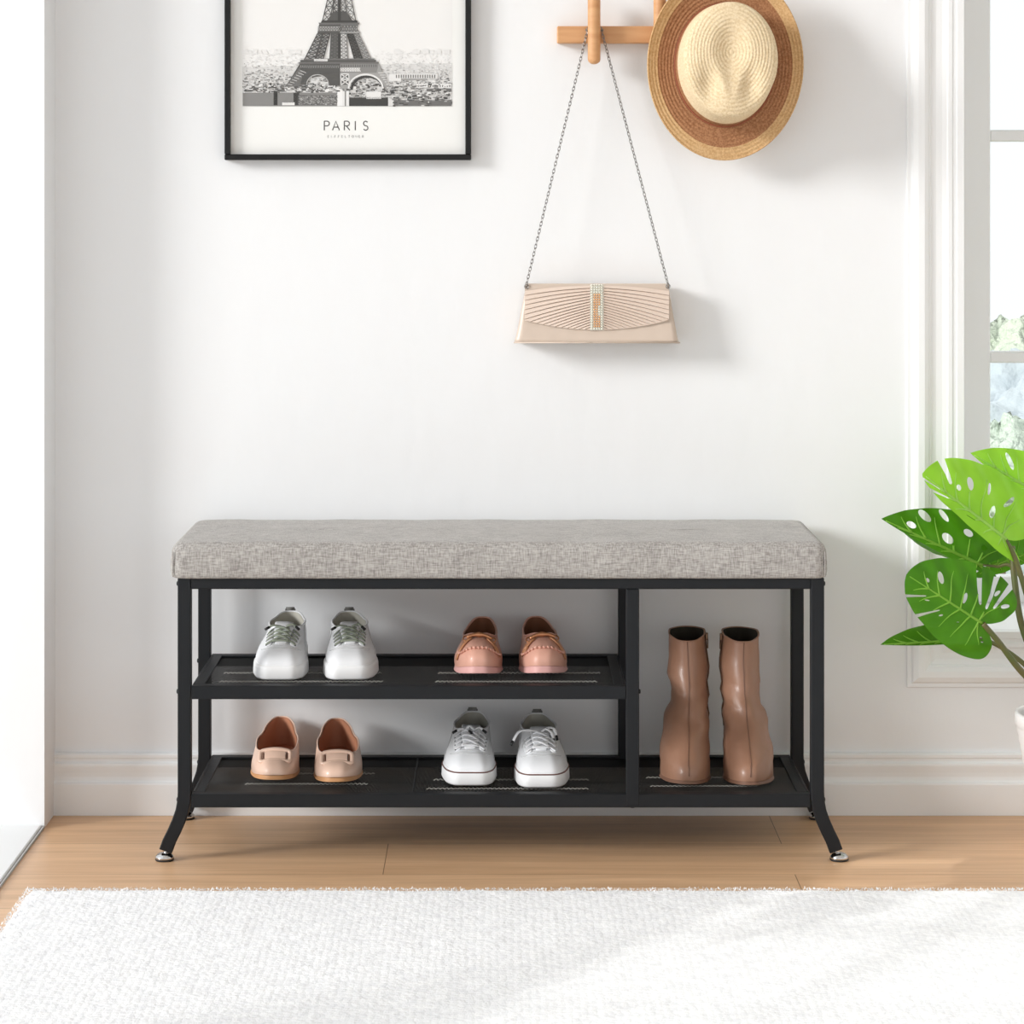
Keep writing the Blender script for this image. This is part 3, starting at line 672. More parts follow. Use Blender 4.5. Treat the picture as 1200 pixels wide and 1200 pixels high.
def boot(label, px, py, z, rot, mir, dx):
    y = rowy(py, z)+.002; x = W(px, py, y).x; root = thing('ankle_boot', label, 'boot', (x, y, z), rot, 'taupe ankle boots on the bottom shelf')
    rng = random.Random(5 if mir > 0 else 9); ph = [rng.uniform(0, 6) for _ in range(6)]
    def dfm(P, th, s):
        z_ = P.z; g = math.exp(-((z_-.118)/.020)**2); sn = math.sin(th)
        outer = 1 if sn*mir < 0 else .35
        x_ = P.x-sn*.0085*g*outer+.0016*math.sin(z_*28+ph[4])*(z_ > .03)
        fold = .0022*math.sin(z_*190+math.cos(th)*3+math.sin(th*2)*1.2+ph[0])*math.exp(-((z_-.112)/.030)**2)+.0017*math.sin(z_*120+math.sin(th)*2.4+ph[1])*math.exp(-((z_-.15)/.03)**2)+.0016*math.sin(z_*130-math.sin(th)*3+ph[3])*math.exp(-((z_-.055)/.022)**2)
        fold += .0012*math.sin(th*5+z_*60+ph[2])*math.exp(-((z_-.08)/.03)**2)
        return Vector((x_+sn*fold, P.y-math.cos(th)*fold*1.5, z_))
    sp = dict(L=.215, w=[(0, .038), (.15, .0425), (.3, .0430), (.6, .033), (.85, .031), (1, .029)], p=.80, spring=.003,
        sole_t=[(0, .005), (.4, .005), (.62, .012), (1, .022)], sole_out=-.0015, inset=-.0012,
        rim=dict(y0=.115, y1=.209, dx=dx, w=[(0, .0255), (.3, .029), (.6, .029), (1, .026)], z=[(0, .2080), (.3, .2130), (.6, .2185), (1, .2175)], p=.9),
        bulge=[(0, .006), (.3, .002), (1, .004)], h1=[(0, .052), (.2, .050), (.5, .05), (1, .06)], h2=[(0, .09), (.5, .11), (1, .08)], f=(-.002, -.150), fk=.8, c2o=.007,
        upper_m='boot_leather', lining_m='boot_lining', sole_m='boot_seam', bind=.0014)
    sp['def'] = dfm
    S = build_shoe(root, sp, mir); up = S['up']; G = S['G']
    b = MB(); ps = [G[i][0]+Vector((0, -.0005, .0003)) for i in range(1, NS+1)]
    b.tube(ps, .0008, 'boot_seam', 6)
    for off in (-1, 1):
        b.tube([G[i][0].lerp(G[i][off], .5)+Vector((0, -.0006, .0002)) for i in range(2, NS+1)], .0005, 'boot_leather', 5)
    b.build('centre_seam', up)
    # zip on the inner side
    j = idx(PI/2 if mir > 0 else 1.5*PI)
    b = MB(); ps = [G[i][j]+Vector((mir*.0008, -.002, 0)) for i in range(9, NS+1)]; b.tube(ps, .0022, 'zip', 6, flat=.5, nrm=(mir, 0, 0)); zp = b.build('zipper', root)
    tp = G[NS][j]; b = MB()
    b.box(tp+Vector((mir*.003-.002, -.010, -.012)), tp+Vector((mir*.003+.002, -.002, -.001)), 'zip', .0008)
    cx_ = tp.x+mir*.0045
    b.tube([(cx_, tp.y-.007+.0028*math.cos(a), tp.z-.018+.008*math.sin(a)) for a in [2*PI*k/14 for k in range(14)]], .0008, 'zip', 6, closed=True)
    b.box((cx_-.001, tp.y-.0085, tp.z-.026), (cx_+.001, tp.y-.0055, tp.z-.012), 'zip', .0004)
    b.build('zip_pull', zp)
    b = MB(); rows = []     # stacked block heel
boot('taupe leather ankle boot with side zip on the bottom shelf, beside the divider post', 806.5, 921.5, ZS1, -.03, 1, .006)
boot('taupe leather ankle boot with side zip on the bottom shelf, nearer the plant', 881, 922.5, ZS1, .01, -1, -.002)

# ------------------------------------------------------------- framed print
pf = thing('framed_print', 'black framed black-and-white poster of the tower in Paris on the wall', 'picture', W(407.5, 0, .33))
po = Vector(pf.location)
yf = .308; a = W(263, 187.5, yf); c = W(552, 187.5, yf); topz = a.z+.575; t_ = .0095
b = MB()
for (p0, p1) in (((a.x, yf, a.z), (c.x, YW, a.z+t_)), ((a.x, yf, topz-t_), (c.x, YW, topz)), ((a.x, yf, a.z+t_), (a.x+t_, YW, topz-t_)), ((c.x-t_, yf, a.z+t_), (c.x, YW, topz-t_))):
    b.box(Vector(p0)-po, Vector(p1)-po, 'black_frame', .0012)
b.build('frame', pf)
yp = .320
b = MB(); b.box(Vector((a.x+t_, yp, a.z+t_))-po, Vector((c.x-t_, YW-.001, topz-t_))-po, 'paper'); paper = b.build('print', pf)
def PP(px, py, k=0): return W(px, py, yp)-po+Vector((0, -.00012*k, 0))
QN = [0]
def quad(b, pts, mt, k): QN[0] += 1; k = k+QN[0]*.0015; b.add([PP(x, y, k) for x, y in pts], [tuple(range(len(pts)))], mt)
rng = random.Random(11)
b = MB()
quad(b, [(284, -180), (530, -180), (530, 124.5), (284, 124.5)], GREYS[9], 1)
# hazy city: rows of little blocks growing darker towards the foreground
quad(b, [(284, 78), (530, 74), (530, 124.5), (284, 124.5)], GREYS[7], 1.6)
for i in range(3600):
    u = rng.random()**.8; py = lerp(57, 122, u); px = rng.uniform(284, 528)
    base = lerp(8.6, 3.2, sm((py-60)/50)); gi = int(max(0, min(9, round(rng.gauss(base, 1.0+u*1.7)))))
    w_ = rng.uniform(.8, 1.5+4*u); h_ = rng.uniform(.5, .9+1.6*u)
    if py < 62 and rng.random() < .5: continue
    if py+h_ > 124.3: continue
    x1 = min(px+w_, 529.8)
    if gi >= 8 and py < 75: gi = 8
    quad(b, [(px, py), (x1, py), (x1, py+h_), (px, py+h_)], GREYS[gi], 2+rng.random()*.8)
for x in range(0, 30):
    h_ = rng.uniform(1, 5); px = rng.uniform(460, 526) if x % 2 else rng.uniform(284, 350)
    quad(b, [(px, 60-h_*.6), (px+rng.uniform(1.5, 6), 60-h_*.6), (px+5, 63), (px, 63)], GREYS[8], 1.8)
# long pale buildings with window rows at right
for (x0, x1, y0, y1, g) in ((462, 513, 86, 92.5, 7), (488, 529, 98, 103, 8), (470, 500, 92, 94, 4), (500, 529, 104, 107, 2), (456, 470, 87, 95, 8)):
    quad(b, [(x0, y0), (x1, y0), (x1, y1), (x0, y1)], GREYS[g], 3)
    if x1-x0 > 35:
        k = x0+2
        while k < x1-2: quad(b, [(k, y0+1.6), (k+1.3, y0+1.6), (k+1.3, y1-1), (k, y1-1)], GREYS[2], 3.2); k += 2.8
# foreground walls
def E(x, y): return (320+x/7.5, y/7.5)
for (x0, y0, x1, y1, g) in ((-265, 812, 560, 932, 3), (-265, 805, 560, 814, 7), (5, 800, 40, 925, 0), (180, 815, 230, 925, 0), (215, 835, 560, 925, 2), (45, 820, 180, 905, 3), (80, 900, 190, 925, 8), (565, 765, 610, 932, 9), (610, 800, 668, 932, 8), (630, 800, 642, 932, 3), (670, 855, 1010, 932, 0), (670, 850, 1010, 860, 5), (1012, 860, 1060, 932, 7), (1062, 880, 1568, 932, 2), (820, 805, 950, 870, 8), (690, 760, 730, 785, 8), (350, 775, 420, 808, 7), (440, 780, 510, 808, 8)):
    quad(b, [E(x0, y0), E(x1, y0), E(x1, y1), E(x0, y1)], GREYS[g], 4)
for i in range(420):
    px = rng.uniform(-260, 1550); py = rng.uniform(735, 805) if px < 600 else rng.uniform(735, 925)
    if px > 560 and px < 1015 and py > 790: continue
    w_ = rng.uniform(8, 42); h_ = rng.uniform(5, 16); g = rng.choice((0, 1, 1, 2, 3, 5, 7, 8))
    quad(b, [E(px, py), E(min(px+w_, 1570), py), E(min(px+w_, 1570), py+h_), E(px, py+h_)], GREYS[g], 4.5+rng.random())
for i in range(500):
    px = rng.uniform(220, 555); py = rng.uniform(838, 918); quad(b, [E(px, py), E(px+rng.uniform(5, 18), py), E(px+12, py+rng.uniform(3, 9)), E(px, py+5)], GREYS[rng.choice((1, 2, 3, 4, 5))], 4.7)
b.build('city_view', paper)
# the tower, in lattice
b = MB()
def bar(x0, y0, x1, y1, w_, g, k=6):
    dx, dy = x1-x0, y1-y0; L_ = math.hypot(dx, dy) or 1; nx, ny = -dy/L_*w_/2, dx/L_*w_/2
    quad(b, [E(x0+nx, y0+ny), E(x1+nx, y1+ny), E(x1-nx, y1-ny), E(x0-nx, y0-ny)], GREYS[g], k)
def lattice(tl, tr, bl, br_, n_, g, we=9, wx=5, fill=None, k=6):
    if fill is not None: quad(b, [E(*tl), E(*tr), E(*br_), E(*bl)], GREYS[fill], k-.3)
    bar(*tl, *bl, we, g, k); bar(*tr, *br_, we, g, k)
    for i in range(n_):
        u, v = i/n_, (i+1)/n_; A = [lerp(tl[q], bl[q], u) for q in (0, 1)]; B = [lerp(tr[q], br_[q], u) for q in (0, 1)]; C = [lerp(tl[q], bl[q], v) for q in (0, 1)]; D = [lerp(tr[q], br_[q], v) for q in (0, 1)]
        bar(*A, *D, wx, g, k); bar(*B, *C, wx, g, k); bar(*A, *B, wx, g, k)
# upper shaft narrowing beyond the frame
lattice((578, -1100), (592, -1100), (540, -260), (636, -260), 30, 1, 8, 4); lattice((540, -260), (580, -260), (435, 185), (500, 185), 7, 1, 9, 6)
lattice((596, -260), (636, -260), (660, 185), (728, 185), 7, 2, 9, 6); lattice((560, -260), (585, -260), (520, 185), (585, 185), 8, 1, 9, 7, fill=None); lattice((586, -260), (610, -260), (590, 185), (650, 185), 8, 2, 9, 6)
bar(583, -700, 583, 560, 26, 0, 6.5)
quad(b, [E(530, 100), E(640, 100), E(700, 185), E(470, 185)], GREYS[1], 6.2)
quad(b, [E(400, 200), E(762, 200), E(755, 216), E(408, 216)], GREYS[2], 7); quad(b, [E(430, 180), E(740, 180), E(745, 200), E(420, 200)], GREYS[0], 7)
quad(b, [E(405, 216), E(585, 216), E(585, 296), E(390, 296)], GREYS[1], 6.6); lattice((590, 222), (590, 292), (745, 222), (760, 292), 6, 2, 10, 7, k=6.8); bar(590, 285, 765, 285, 12, 4, 7)
lattice((395, 235), (395, 270), (585, 235), (585, 270), 8, 5, 3, 3, k=7)
# legs between the platforms
lattice((392, 296), (432, 296), (275, 530), (365, 530), 7, 1, 11, 7); lattice((440, 296), (500, 296), (378, 520), (440, 520), 7, 1, 11, 8)
lattice((515, 296), (580, 296), (500, 520), (580, 520), 7, 1, 12, 9, fill=2); lattice((592, 296), (645, 296), (592, 520), (655, 520), 7, 3, 10, 7, fill=7)
lattice((655, 300), (705, 300), (715, 515), (785, 515), 8, 0, 12, 9, fill=2); lattice((712, 296), (752, 296), (800, 520), (862, 520), 8, 3, 9, 7)
# first platform
for (x0, y0, x1, y1, g) in ((270, 515, 890, 528, 2), (228, 546, 930, 560, 2), (240, 528, 905, 546, 1), (360, 518, 480, 540, 7)):
    quad(b, [E(x0, y0), E(x1, y0), E(x1, y1), E(x0, y1)], GREYS[g], 7.2)
quad(b, [E(235, 560), E(590, 560), E(590, 650), E(150, 700)], GREYS[1], 6.4)
quad(b, [E(590, 560), E(925, 560), E(970, 650), E(590, 650)], GREYS[3], 6.4)
for i in range(24): bar(245+i*14.5, 575, 240+i*14.5, 598, 4, 4, 7)
for i in range(16): bar(605+i*20, 568, 605+i*20, 590, 6, 1, 7); 
lattice((595, 598), (595, 628), (765, 598), (770, 628), 8, 7, 4, 6, k=7)
lattice((595, 650), (665, 650), (600, 745), (670, 745), 2, 7, 8, 10, fill=1, k=7)
# arches
def arch(cx_, cy, rx, ry, th, g, k): 
    pts = [(cx_-rx*math.cos(PI*i/20), cy-ry*math.sin(PI*i/20)) for i in range(21)]
    for p0, p1 in zip(pts, pts[1:]): bar(*p0, *p1, th, g, k)
def spand(cx_, cy, rx, ry, x0, x1, y0, g, k):   # solid between arch and platform
    n_ = 20
    for i in range(n_):
        xa, xb = lerp(x0, x1, i/n_), lerp(x0, x1, (i+1)/n_); f_ = lambda x: cy-ry*math.sqrt(max(0, 1-((x-cx_)/rx)**2))
        ya, yb = f_(xa), f_(xb); quad(b, [E(xa, y0), E(xb, y0), E(xb, yb), E(xa, ya)], GREYS[g], k)
spand(392, 745, 92, 84, 225, 590, 640, 1, 6.5); quad(b, [E(232, 600), E(260, 640), E(240, 760), E(105, 760)], GREYS[2], 6.5); quad(b, [E(490, 640), E(590, 640), E(590, 755), E(490, 750)], GREYS[1], 6.5)
for i in range(7): bar(240-i*18, 620+i*20, 290-i*20, 640+i*18, 5, 6, 7)
arch(392, 745, 96, 88, 8, 5, 7); spand(815, 780, 145, 130, 590, 985, 640, 4, 6.45); arch(815, 780, 150, 125, 16, 8, 7); arch(830, 790, 140, 118, 22, 0, 6.9)
quad(b, [E(930, 560), E(965, 640), E(1020, 760), E(965, 770), E(900, 680)], GREYS[4], 6.5)
for i in range(6): bar(925+i*14, 640+i*20, 985+i*6, 640+i*20, 6, 7, 7)
b.build('tower_image', paper)
# lettering
GL = {'P': [[(0, 1), (0, 0)], 'P'], 'A': [[(0, 1), (.38, 0), (.76, 1)], [(.14, .66), (.62, .66)]], 'R': [[(0, 1), (0, 0)], 'P', [(.22, .52), (.6, 1)]], 'I': [[(0, 0), (0, 1)]],
      'S': ['S'], 'E': [[(.5, 0), (0, 0), (0, 1), (.5, 1)], [(0, .5), (.44, .5)]], 'F': [[(.5, 0), (0, 0), (0, 1)], [(0, .5), (.44, .5)]], 'L': [[(0, 0), (0, 1), (.5, 1)]], 'T': [[(0, 0), (.6, 0)], [(.3, 0), (.3, 1)]],
      'O': ['O'], 'W': [[(0, 0), (.25, 1), (.5, .15), (.75, 1), (1, 0)]], 'M': [[(0, 1), (.08, 0), (.42, .7), (.76, 0), (.84, 1)]]}
def strokes(ch):
    out = []
    for s in GL[ch]:
        if s == 'P': s = [(0, 0), (.3, 0)]+[(.3+.26*math.sin(PI*k/10), .26-.26*math.cos(PI*k/10)) for k in range(11)]+[(0, .52)]
        elif s == 'O': s = [(.42+.42*math.sin(2*PI*k/20), .5-.5*math.cos(2*PI*k/20)) for k in range(21)]
        elif s == 'S': s = [(.27+.23*math.cos(a), .25-.25*math.sin(a)) for a in [.5+k*(1.5*PI-.5)/10 for k in range(11)]]+[(.27-.25*math.cos(a), .75+.25*math.sin(a)) for a in [PI/2+PI-k*(1.5*PI-.5)/10 for k in range(11)]]
        out.append(s)
    return out
def word(txt, xs, y0, h, w_, mt, name):
    q = MB()
    for ch, x in zip(txt, xs):
        for s in strokes(ch):
            q.tube([PP(x+p[0]*h, y0+p[1]*h, 2) for p in s], w_, mt, 4, flat=.1, nrm=(0, -1, 0))
    q.build(name, paper)
word('PARIS', (380, 389.6, 403.5, 416.3, 425.6), 142, 10.6, .00085, 'ink', 'title_lettering')
word('EIFFELTOWER', [384+k*4.05 for k in range(11)], 158.6, 2.6, .00035, 'ink_light', 'subtitle_lettering')

# ------------------------------------------------------------- peg rail
pr = thing('peg_rail', 'light wooden wall rail with rounded pegs behind the straw hat', 'coat rack', W(760, 40, YW)); po = Vector(pr.location)
yb0 = YW-.022; a = W(653, 50.5, yb0); c = W(900, 30.5, yb0)
b = MB(); b.box(Vector((a.x, yb0, a.z))-po, Vector((c.x, YW, c.z))-po, 'wood', .0015); b.build('rail', pr)
for pxc in (696.3, 773.5, 850.7):
    q = W(pxc, 40, .285); b = MB(); r0 = .0105; path = []; rad = []
    for k in range(7): a_ = PI/2*k/6; path.append(Vector((q.x, .2905+.0, W(0, 75, .28).z+r0*(1-math.cos(a_))*.8)) -po); rad.append(max(.0005, r0*math.sin(a_)))
    top = q.z+.066
    for k in range(1, 9): path.append(Vector((q.x, .2905, lerp(path[6].z+po.z, top-.006, k/8)))-po); rad.append(r0)
    for k in range(1, 7): a_ = PI/2*k/6; path.append(Vector((q.x, .2905, top-.006+.008*math.sin(a_)))-po); rad.append(max(.0005, r0*math.cos(a_)))
    b.tube(path, rad, 'wood', 20, nrm=(0, -1, 0)); pg = b.build('peg', pr)
    b = MB(); b.tube([Vector((q.x, .2905, q.z))-po, Vector((q.x, yb0+.002, q.z))-po], .0055, 'wood', 12); b.build('dowel_pin', pg)

# ------------------------------------------------------------- clutch bag
yc = .268                               # front of flap
cb = thing('clutch_bag', 'champagne satin clutch with pleated flap hanging by a chain from the peg rail', 'handbag', W(700, 402, .30)); co_ = Vector(cb.location)
def body():
    b = MB(); rows = []
    def sec(u):   # u 0 bottom..1 top -> half width px, y px, depth
        return
    ns_ = 14
    for i in range(ns_+1):
        u = i/ns_; py = lerp(402, 334, u); y0 = lerp(.272, .283, u); y1 = YW-.003-.006*u
        xl = lerp(602, 616, u**.8)+2.2*math.sin(PI*u)*-1; xr = lerp(797, 784, u**.8)+2.2*math.sin(PI*u)
        A = W(xl, py, y0); B = W(xr, py, y0); z = A.z; ring = []
        n_ = 30; r_ = .004
        for k in range(n_+1): x = lerp(A.x+r_, B.x-r_, k/n_); ring.append(Vector((x, y0+.0005*math.sin(k*1.7+i*.6)-.002*math.sin(PI*k/n_), z)))
        gus = .006*math.sin(PI*u)+.002
        for k in range(1, 8): v = k/8; ring.append(Vector((B.x-gus*math.sin(PI*v)*1.2, lerp(y0+r_*.5, y1, v), z)))
        for k in range(n_+1): ring.append(Vector((lerp(B.x-r_, A.x+r_, k/n_), y1, z)))
        for k in range(1, 8): v = k/8; ring.append(Vector((A.x+gus*math.sin(PI*v)*1.2, lerp(y1, y0+r_*.5, v), z)))
        rows.append([p-co_ for p in ring])
    b.grid(rows, 'satin', closed=True, capn=True); bd = b.build('body', cb)
    q = MB(); A = W(602, 401.5, .271); B = W(797, 401.5, .271); q.tube([A-co_, B-co_], .0013, 'satin', 6); q.build('bottom_piping', bd)
body()
def flap():
    # backing and pleats radiating from the jewelled strip
    b = MB(); N = 17
    def bot(px): u = (px-699.5)/84.5; return 386.5-11.5*u*u
    def yat(px, py): u = (px-699.5)/84.5; v = (py-333)/53; return yc+.001+.010*(1-v)**2*.6+.002*u*u+.002
    for s in (-1, 1):
        xs_ = 699.5+s*7.5; xe = 699.5+s*84.5
        A = []; B = []
        for i in range(N+1):
            t = i/N; A.append((xs_, lerp(334.5, bot(xs_), t**.95)))
            if t < .36: v = .14+.86*t/.36; B.append((xe, lerp(335.5, bot(xe), v)))
            else:
                v = (t-.36)/.64; x = lerp(xe, xs_, v**.95); B.append((x, bot(x)))
        n_ = 16
        for i in range(N):
            rows = []
            for (PA, PB, dd) in ((A[i], B[i], 0), (tuple(lerp(A[i][q], A[i+1][q], .3) for q in (0, 1)), tuple(lerp(B[i][q], B[i+1][q], .3) for q in (0, 1)), .0012), (tuple(lerp(A[i][q], A[i+1][q], .75) for q in (0, 1)), tuple(lerp(B[i][q], B[i+1][q], .88) for q in (0, 1)), .0026), (A[i+1], B[i+1], -.0022)):
                row = []
                for k in range(n_+1):
                    v = k/n_; x = lerp(PA[0], PB[0], v); sag = -math.sin(PI*v)*2.2*(1-i/N); y_ = lerp(PA[1], PB[1], v)+sag*(0.6); d_ = yat(x, y_)-dd*(1-.35*v)
                    row.append(W(x, y_, d_)-co_)
                rows.append(row)
            b.grid(rows, 'pleat', smooth=False)
        # edge roll along the bottom and side
    f = b.build('flap', cb)
    q = MB(); n_ = 40; rows = []
    for r_ in range(7):
        row = []
        for k in range(n_+1):
            x = lerp(615, 784, k/n_); y_ = lerp(333.5, bot(x), r_/6); row.append(W(x, y_, yat(x, y_)+.0028)-co_)
        rows.append(row)
    rows.insert(0, [p+Vector((0, .022, -.001)) for p in rows[0]]); rows.insert(1, [p+Vector((0, .006, .0018)) for p in rows[1]])
    q.grid(rows, 'satin'); q.tube([W(lerp(615, 784, k/n_), bot(lerp(615, 784, k/n_)), yat(lerp(615, 784, k/n_), 386)+.0004)-co_ for k in range(n_+1)], .0010, 'satin', 6)
    q.build('flap_backing', f)
    g = MB()
    for r_ in range(19):
        for c_ in range(5):
            px = 699.5+(c_-2)*2.9; py = 334+r_*2.85
            amber = c_ in (1, 2, 3) and r_ > 3 and r_ < 18 and not (c_ == 3 and 8 < r_ < 13)
            g.sphere(W(px, py, yat(px, py)-.0022)-co_, .00185, 'amber' if amber else 'crystal', 6, 4)
    q0 = W(699.5-7.5, 333, 0); g.grid([[W(x, y_, yat(x, y_)-.0012)-co_ for x in (691.5, 699.5, 707.5)] for y_ in (333.5, 350, 368, 387)], 'crystal')
    g.build('rhinestone_strip', f)
flap()
def chain():
    b = MB()
    def run(p0, p1):
        d_ = p1-p0; n_ = int(d_.length/.0064); t = d_.normalized()
        for i in range(n_+1):
            c_ = p0.lerp(p1, i/n_)+Vector((0, 0, -.004*math.sin(PI*i/n_)*0)); s1 = t.cross(Vector((0, 1, 0))).normalized(); s2 = t.cross(s1).normalized()
            ang = (PI/4 if i % 2 else -PI/4)+.25; sd = s1*math.cos(ang)+s2*math.sin(ang)
            b.tube([c_+t*.0044*math.cos(2*PI*k/12)+sd*.0021*math.sin(2*PI*k/12)-co_ for k in range(12)], .00062, 'steel', 5, closed=True)
    ymid = YW-.022-.006
    pL = W(689, 34, ymid); pR = W(704.5, 34, ymid); 
    run(pL, W(617, 333, .279)); run(pR, W(783, 334, .279))
    c0 = W(696.5, 30, ymid); run(pL, W(693.5, 31, ymid)); run(W(693.5, 31, ymid), W(700.5, 31, ymid)); run(W(700.5, 31, ymid), pR)
    for px in (617, 783):
        q = W(px, 335.5, .279); b.tube([q-co_+Vector((.0035*math.cos(2*PI*k/14), 0, .0035*math.sin(2*PI*k/14))) for k in range(14)], .0007, 'steel', 6, closed=True)
    b.build('chain', cb)
chain()

# ------------------------------------------------------------- straw hat
yh = .262
hc = W(849.5, 76, yh)
hat = thing('straw_hat', 'two-tone woven straw fedora with cream crown hanging on the peg rail', 'hat', hc)
sc_ = (CAMD+yh)/F
AX, AZ = 58.5*sc_, 72*sc_               # crown base
BX, BZ = 90.5*sc_, 111*sc_              # brim edge
M['straw_tan'] = straw('tan_straw', srgb(214, 178, 132), srgb(196, 156, 108), 0, 0, .0020, .00246, 2.4)
M['straw_brown'] = straw('brown_straw', srgb(176, 128, 92), srgb(148, 102, 70), 0, 0, .0020, .00246, 2.4)
M['straw_cream'] = straw('cream_straw', srgb(236, 216, 182), srgb(220, 196, 156), .004, .016, .0017, .0022, 2.1)
M['cord'] = mat('rust_cord', srgb(150, 84, 56), .7)
def brimpt(rho, th):                    # rho 1 = crown base, 2 = edge
    u = rho-1; x = math.cos(th)*lerp(AX, BX, u); z = math.sin(th)*lerp(AZ, BZ, u)
    y = -.004*math.sin(PI*u)*0-.010*u*u*(math.cos(th)**2)+.006*u*(math.sin(th) < 0)*abs(math.sin(th))-.012*u*u*(max(0, math.sin(th)))
    return Vector((x, y, z))
NH = 96
b = MB()
for (r0, r1, mt) in ((1, 1.64, 'straw_brown'), (1.64, 2.0, 'straw_tan')):
    b.grid([[brimpt(lerp(r0, r1, i/10), 2*PI*k/NH) for k in range(NH)] for i in range(11)], mt, closed=True)
b.grid([[brimpt(lerp(1, 2, i/10), 2*PI*k/NH)+Vector((0, .0022, 0)) for k in range(NH)] for i in range(11)], 'straw_tan', closed=True)
b.tube([brimpt(2, 2*PI*k/NH)+Vector((0, .0011, 0)) for k in range(NH)], .0017, 'straw_tan', 6, closed=True)
b.build('brim', hat)
b = MB(); rows = []; HC = .098; rowmats = []
def crown(rho, th):
    """rho 1 at the brim .. 0 at the middle of the top"""
    wall = .30
    if rho > 1-wall:
        u = (1-rho)/wall; h = HC*.86*u; k = 1-.075*u
    else:
        q = rho/(1-wall); a_ = math.acos(min(1, max(0, q**1.6))) ; h = HC*.86+HC*.14*math.sin(a_); k = .925*(q**.92)
    lean = min(1, (1-rho)/wall); x = math.cos(th)*AX*k+.0025*lean; z = math.sin(th)*AZ*k+.004*lean
    if z < 0: x *= 1-.10*(z/AZ)**2*lean
    # teardrop dent, round at the top and pointed towards the front
    zz = (z-.016)/.052; wd = .030*(1-.48*max(0, -zz)); xx = (x-.003)/max(.012, wd); dd = math.sqrt(xx*xx+zz*zz*(1 if zz > 0 else .62))
    h -= .012*(1-sm((dd-.1)/1.15))*(1 if rho <= 1-wall else max(0, 1-(rho-(1-wall))/.1))
    for sx in (-1, 1):                   # finger pinches beside the front ridge
        g_ = math.exp(-(((x-sx*.033)/.017)**2+((z+.036)/.030)**2)); h -= .012*g_*(1 if rho < .75 else sm((1-rho)/.25))
    return Vector((x, -h-.0005, z))
NR = 60
for i in range(NR+1): rows.append([crown(1-i/NR*.995, 2*PI*k/NH) for k in range(NH)])
b.grid(rows[:6], 'straw_brown', closed=True); b.grid(rows[5:], 'straw_cream', closed=True, capn=False); b.add(rows[-1], [tuple(range(NH))], 'straw_cream', True)
b.build('crown', hat)
b = MB(); b.tube([brimpt(1.012, 2*PI*k/NH)+Vector((0, -.002, 0)) for k in range(NH)], .0016, 'cord', 6, closed=True)
q = Vector((AX*1.0, -.012, -.008))
for dx, dz, in ((0, 0), (.002, .006), (-.001, -.006), (.003, -.002)): b.tube([q+Vector((dx-.003, 0, dz)), q+Vector((dx+.003, -.002, dz+.003))], .0014, 'cord', 6)
b.build('cord_band', hat)

# ------------------------------------------------------------- monstera
plant = thing('monstera_plant', 'green split-leaf monstera in a white ribbed pot by the window', 'plant')
potc = Vector((W(1276, 829, .12).x, .12, 0)); plant.location = potc
rimx = potc.x-W(1190.5, 836, .12).x
zt = W(0, 836, .12).z
b = MB(); prof = [(0, .002), (rimx*.62, .002), (rimx*.66, .006)]
for k in range(1, 25):
    u = k/24; r_ = lerp(rimx*.66, rimx*.975, u**.9); prof.append((r_+(.0008 if k % 2 else -.0004), .006+(zt-.03)*u))
prof += [(rimx*.985, zt-.02), (rimx, zt-.018), (rimx*1.0, zt-.003), (rimx*.985, zt), (rimx*.94, zt), (rimx*.92, zt-.004), (rimx*.9, zt-.03)]
b.lathe(prof, 'ceramic', 64); pot = b.build('pot', plant)
b = MB(); b.lathe([(rimx*.905, zt-.025), (rimx*.5, zt-.020), (.001, zt-.018)], 'soil', 32); b.build('soil', plant)
def pin(pt, poly):
    x, y = pt; ins = False; j = len(poly)-1
    for i in range(len(poly)):
        xi, yi = poly[i]; xj, yj = poly[j]
        if (yi > y) != (yj > y) and x < (xj-xi)*(y-yi)/(yj-yi)+xi: ins = not ins
        j = i
    return ins
HALF = [(0.0, 0.0), (-.07, .10), (-.15, .24), (-.16, .38), (-.09, .50), (.04, .575), (.20, .60), (.36, .575), (.52, .51), (.67, .41), (.80, .29), (.91, .15), (1.0, 0.0)]
HALFB = [(0.0, 0.0), (-.11, .07), (-.21, .19), (-.25, .34), (-.20, .48), (-.05, .57), (.12, .60), (.32, .585), (.52, .52), (.70, .43), (.85, .31), (.96, .15), (1.0, 0.0)]
def cr(pts, n_):
    out = []
    for i in range(len(pts)-1):
        p0 = pts[max(i-1, 0)]; p1 = pts[i]; p2 = pts[i+1]; p3 = pts[min(i+2, len(pts)-1)]
        for k in range(n_):
            t = k/n_; out.append(tuple(.5*(2*p1[q]+(p2[q]-p0[q])*t+(2*p0[q]-5*p1[q]+4*p2[q]-p3[q])*t*t+(3*p1[q]-p0[q]-3*p2[q]+p3[q])*t**3) for q in (0, 1)))
    return out+[pts[-1]]
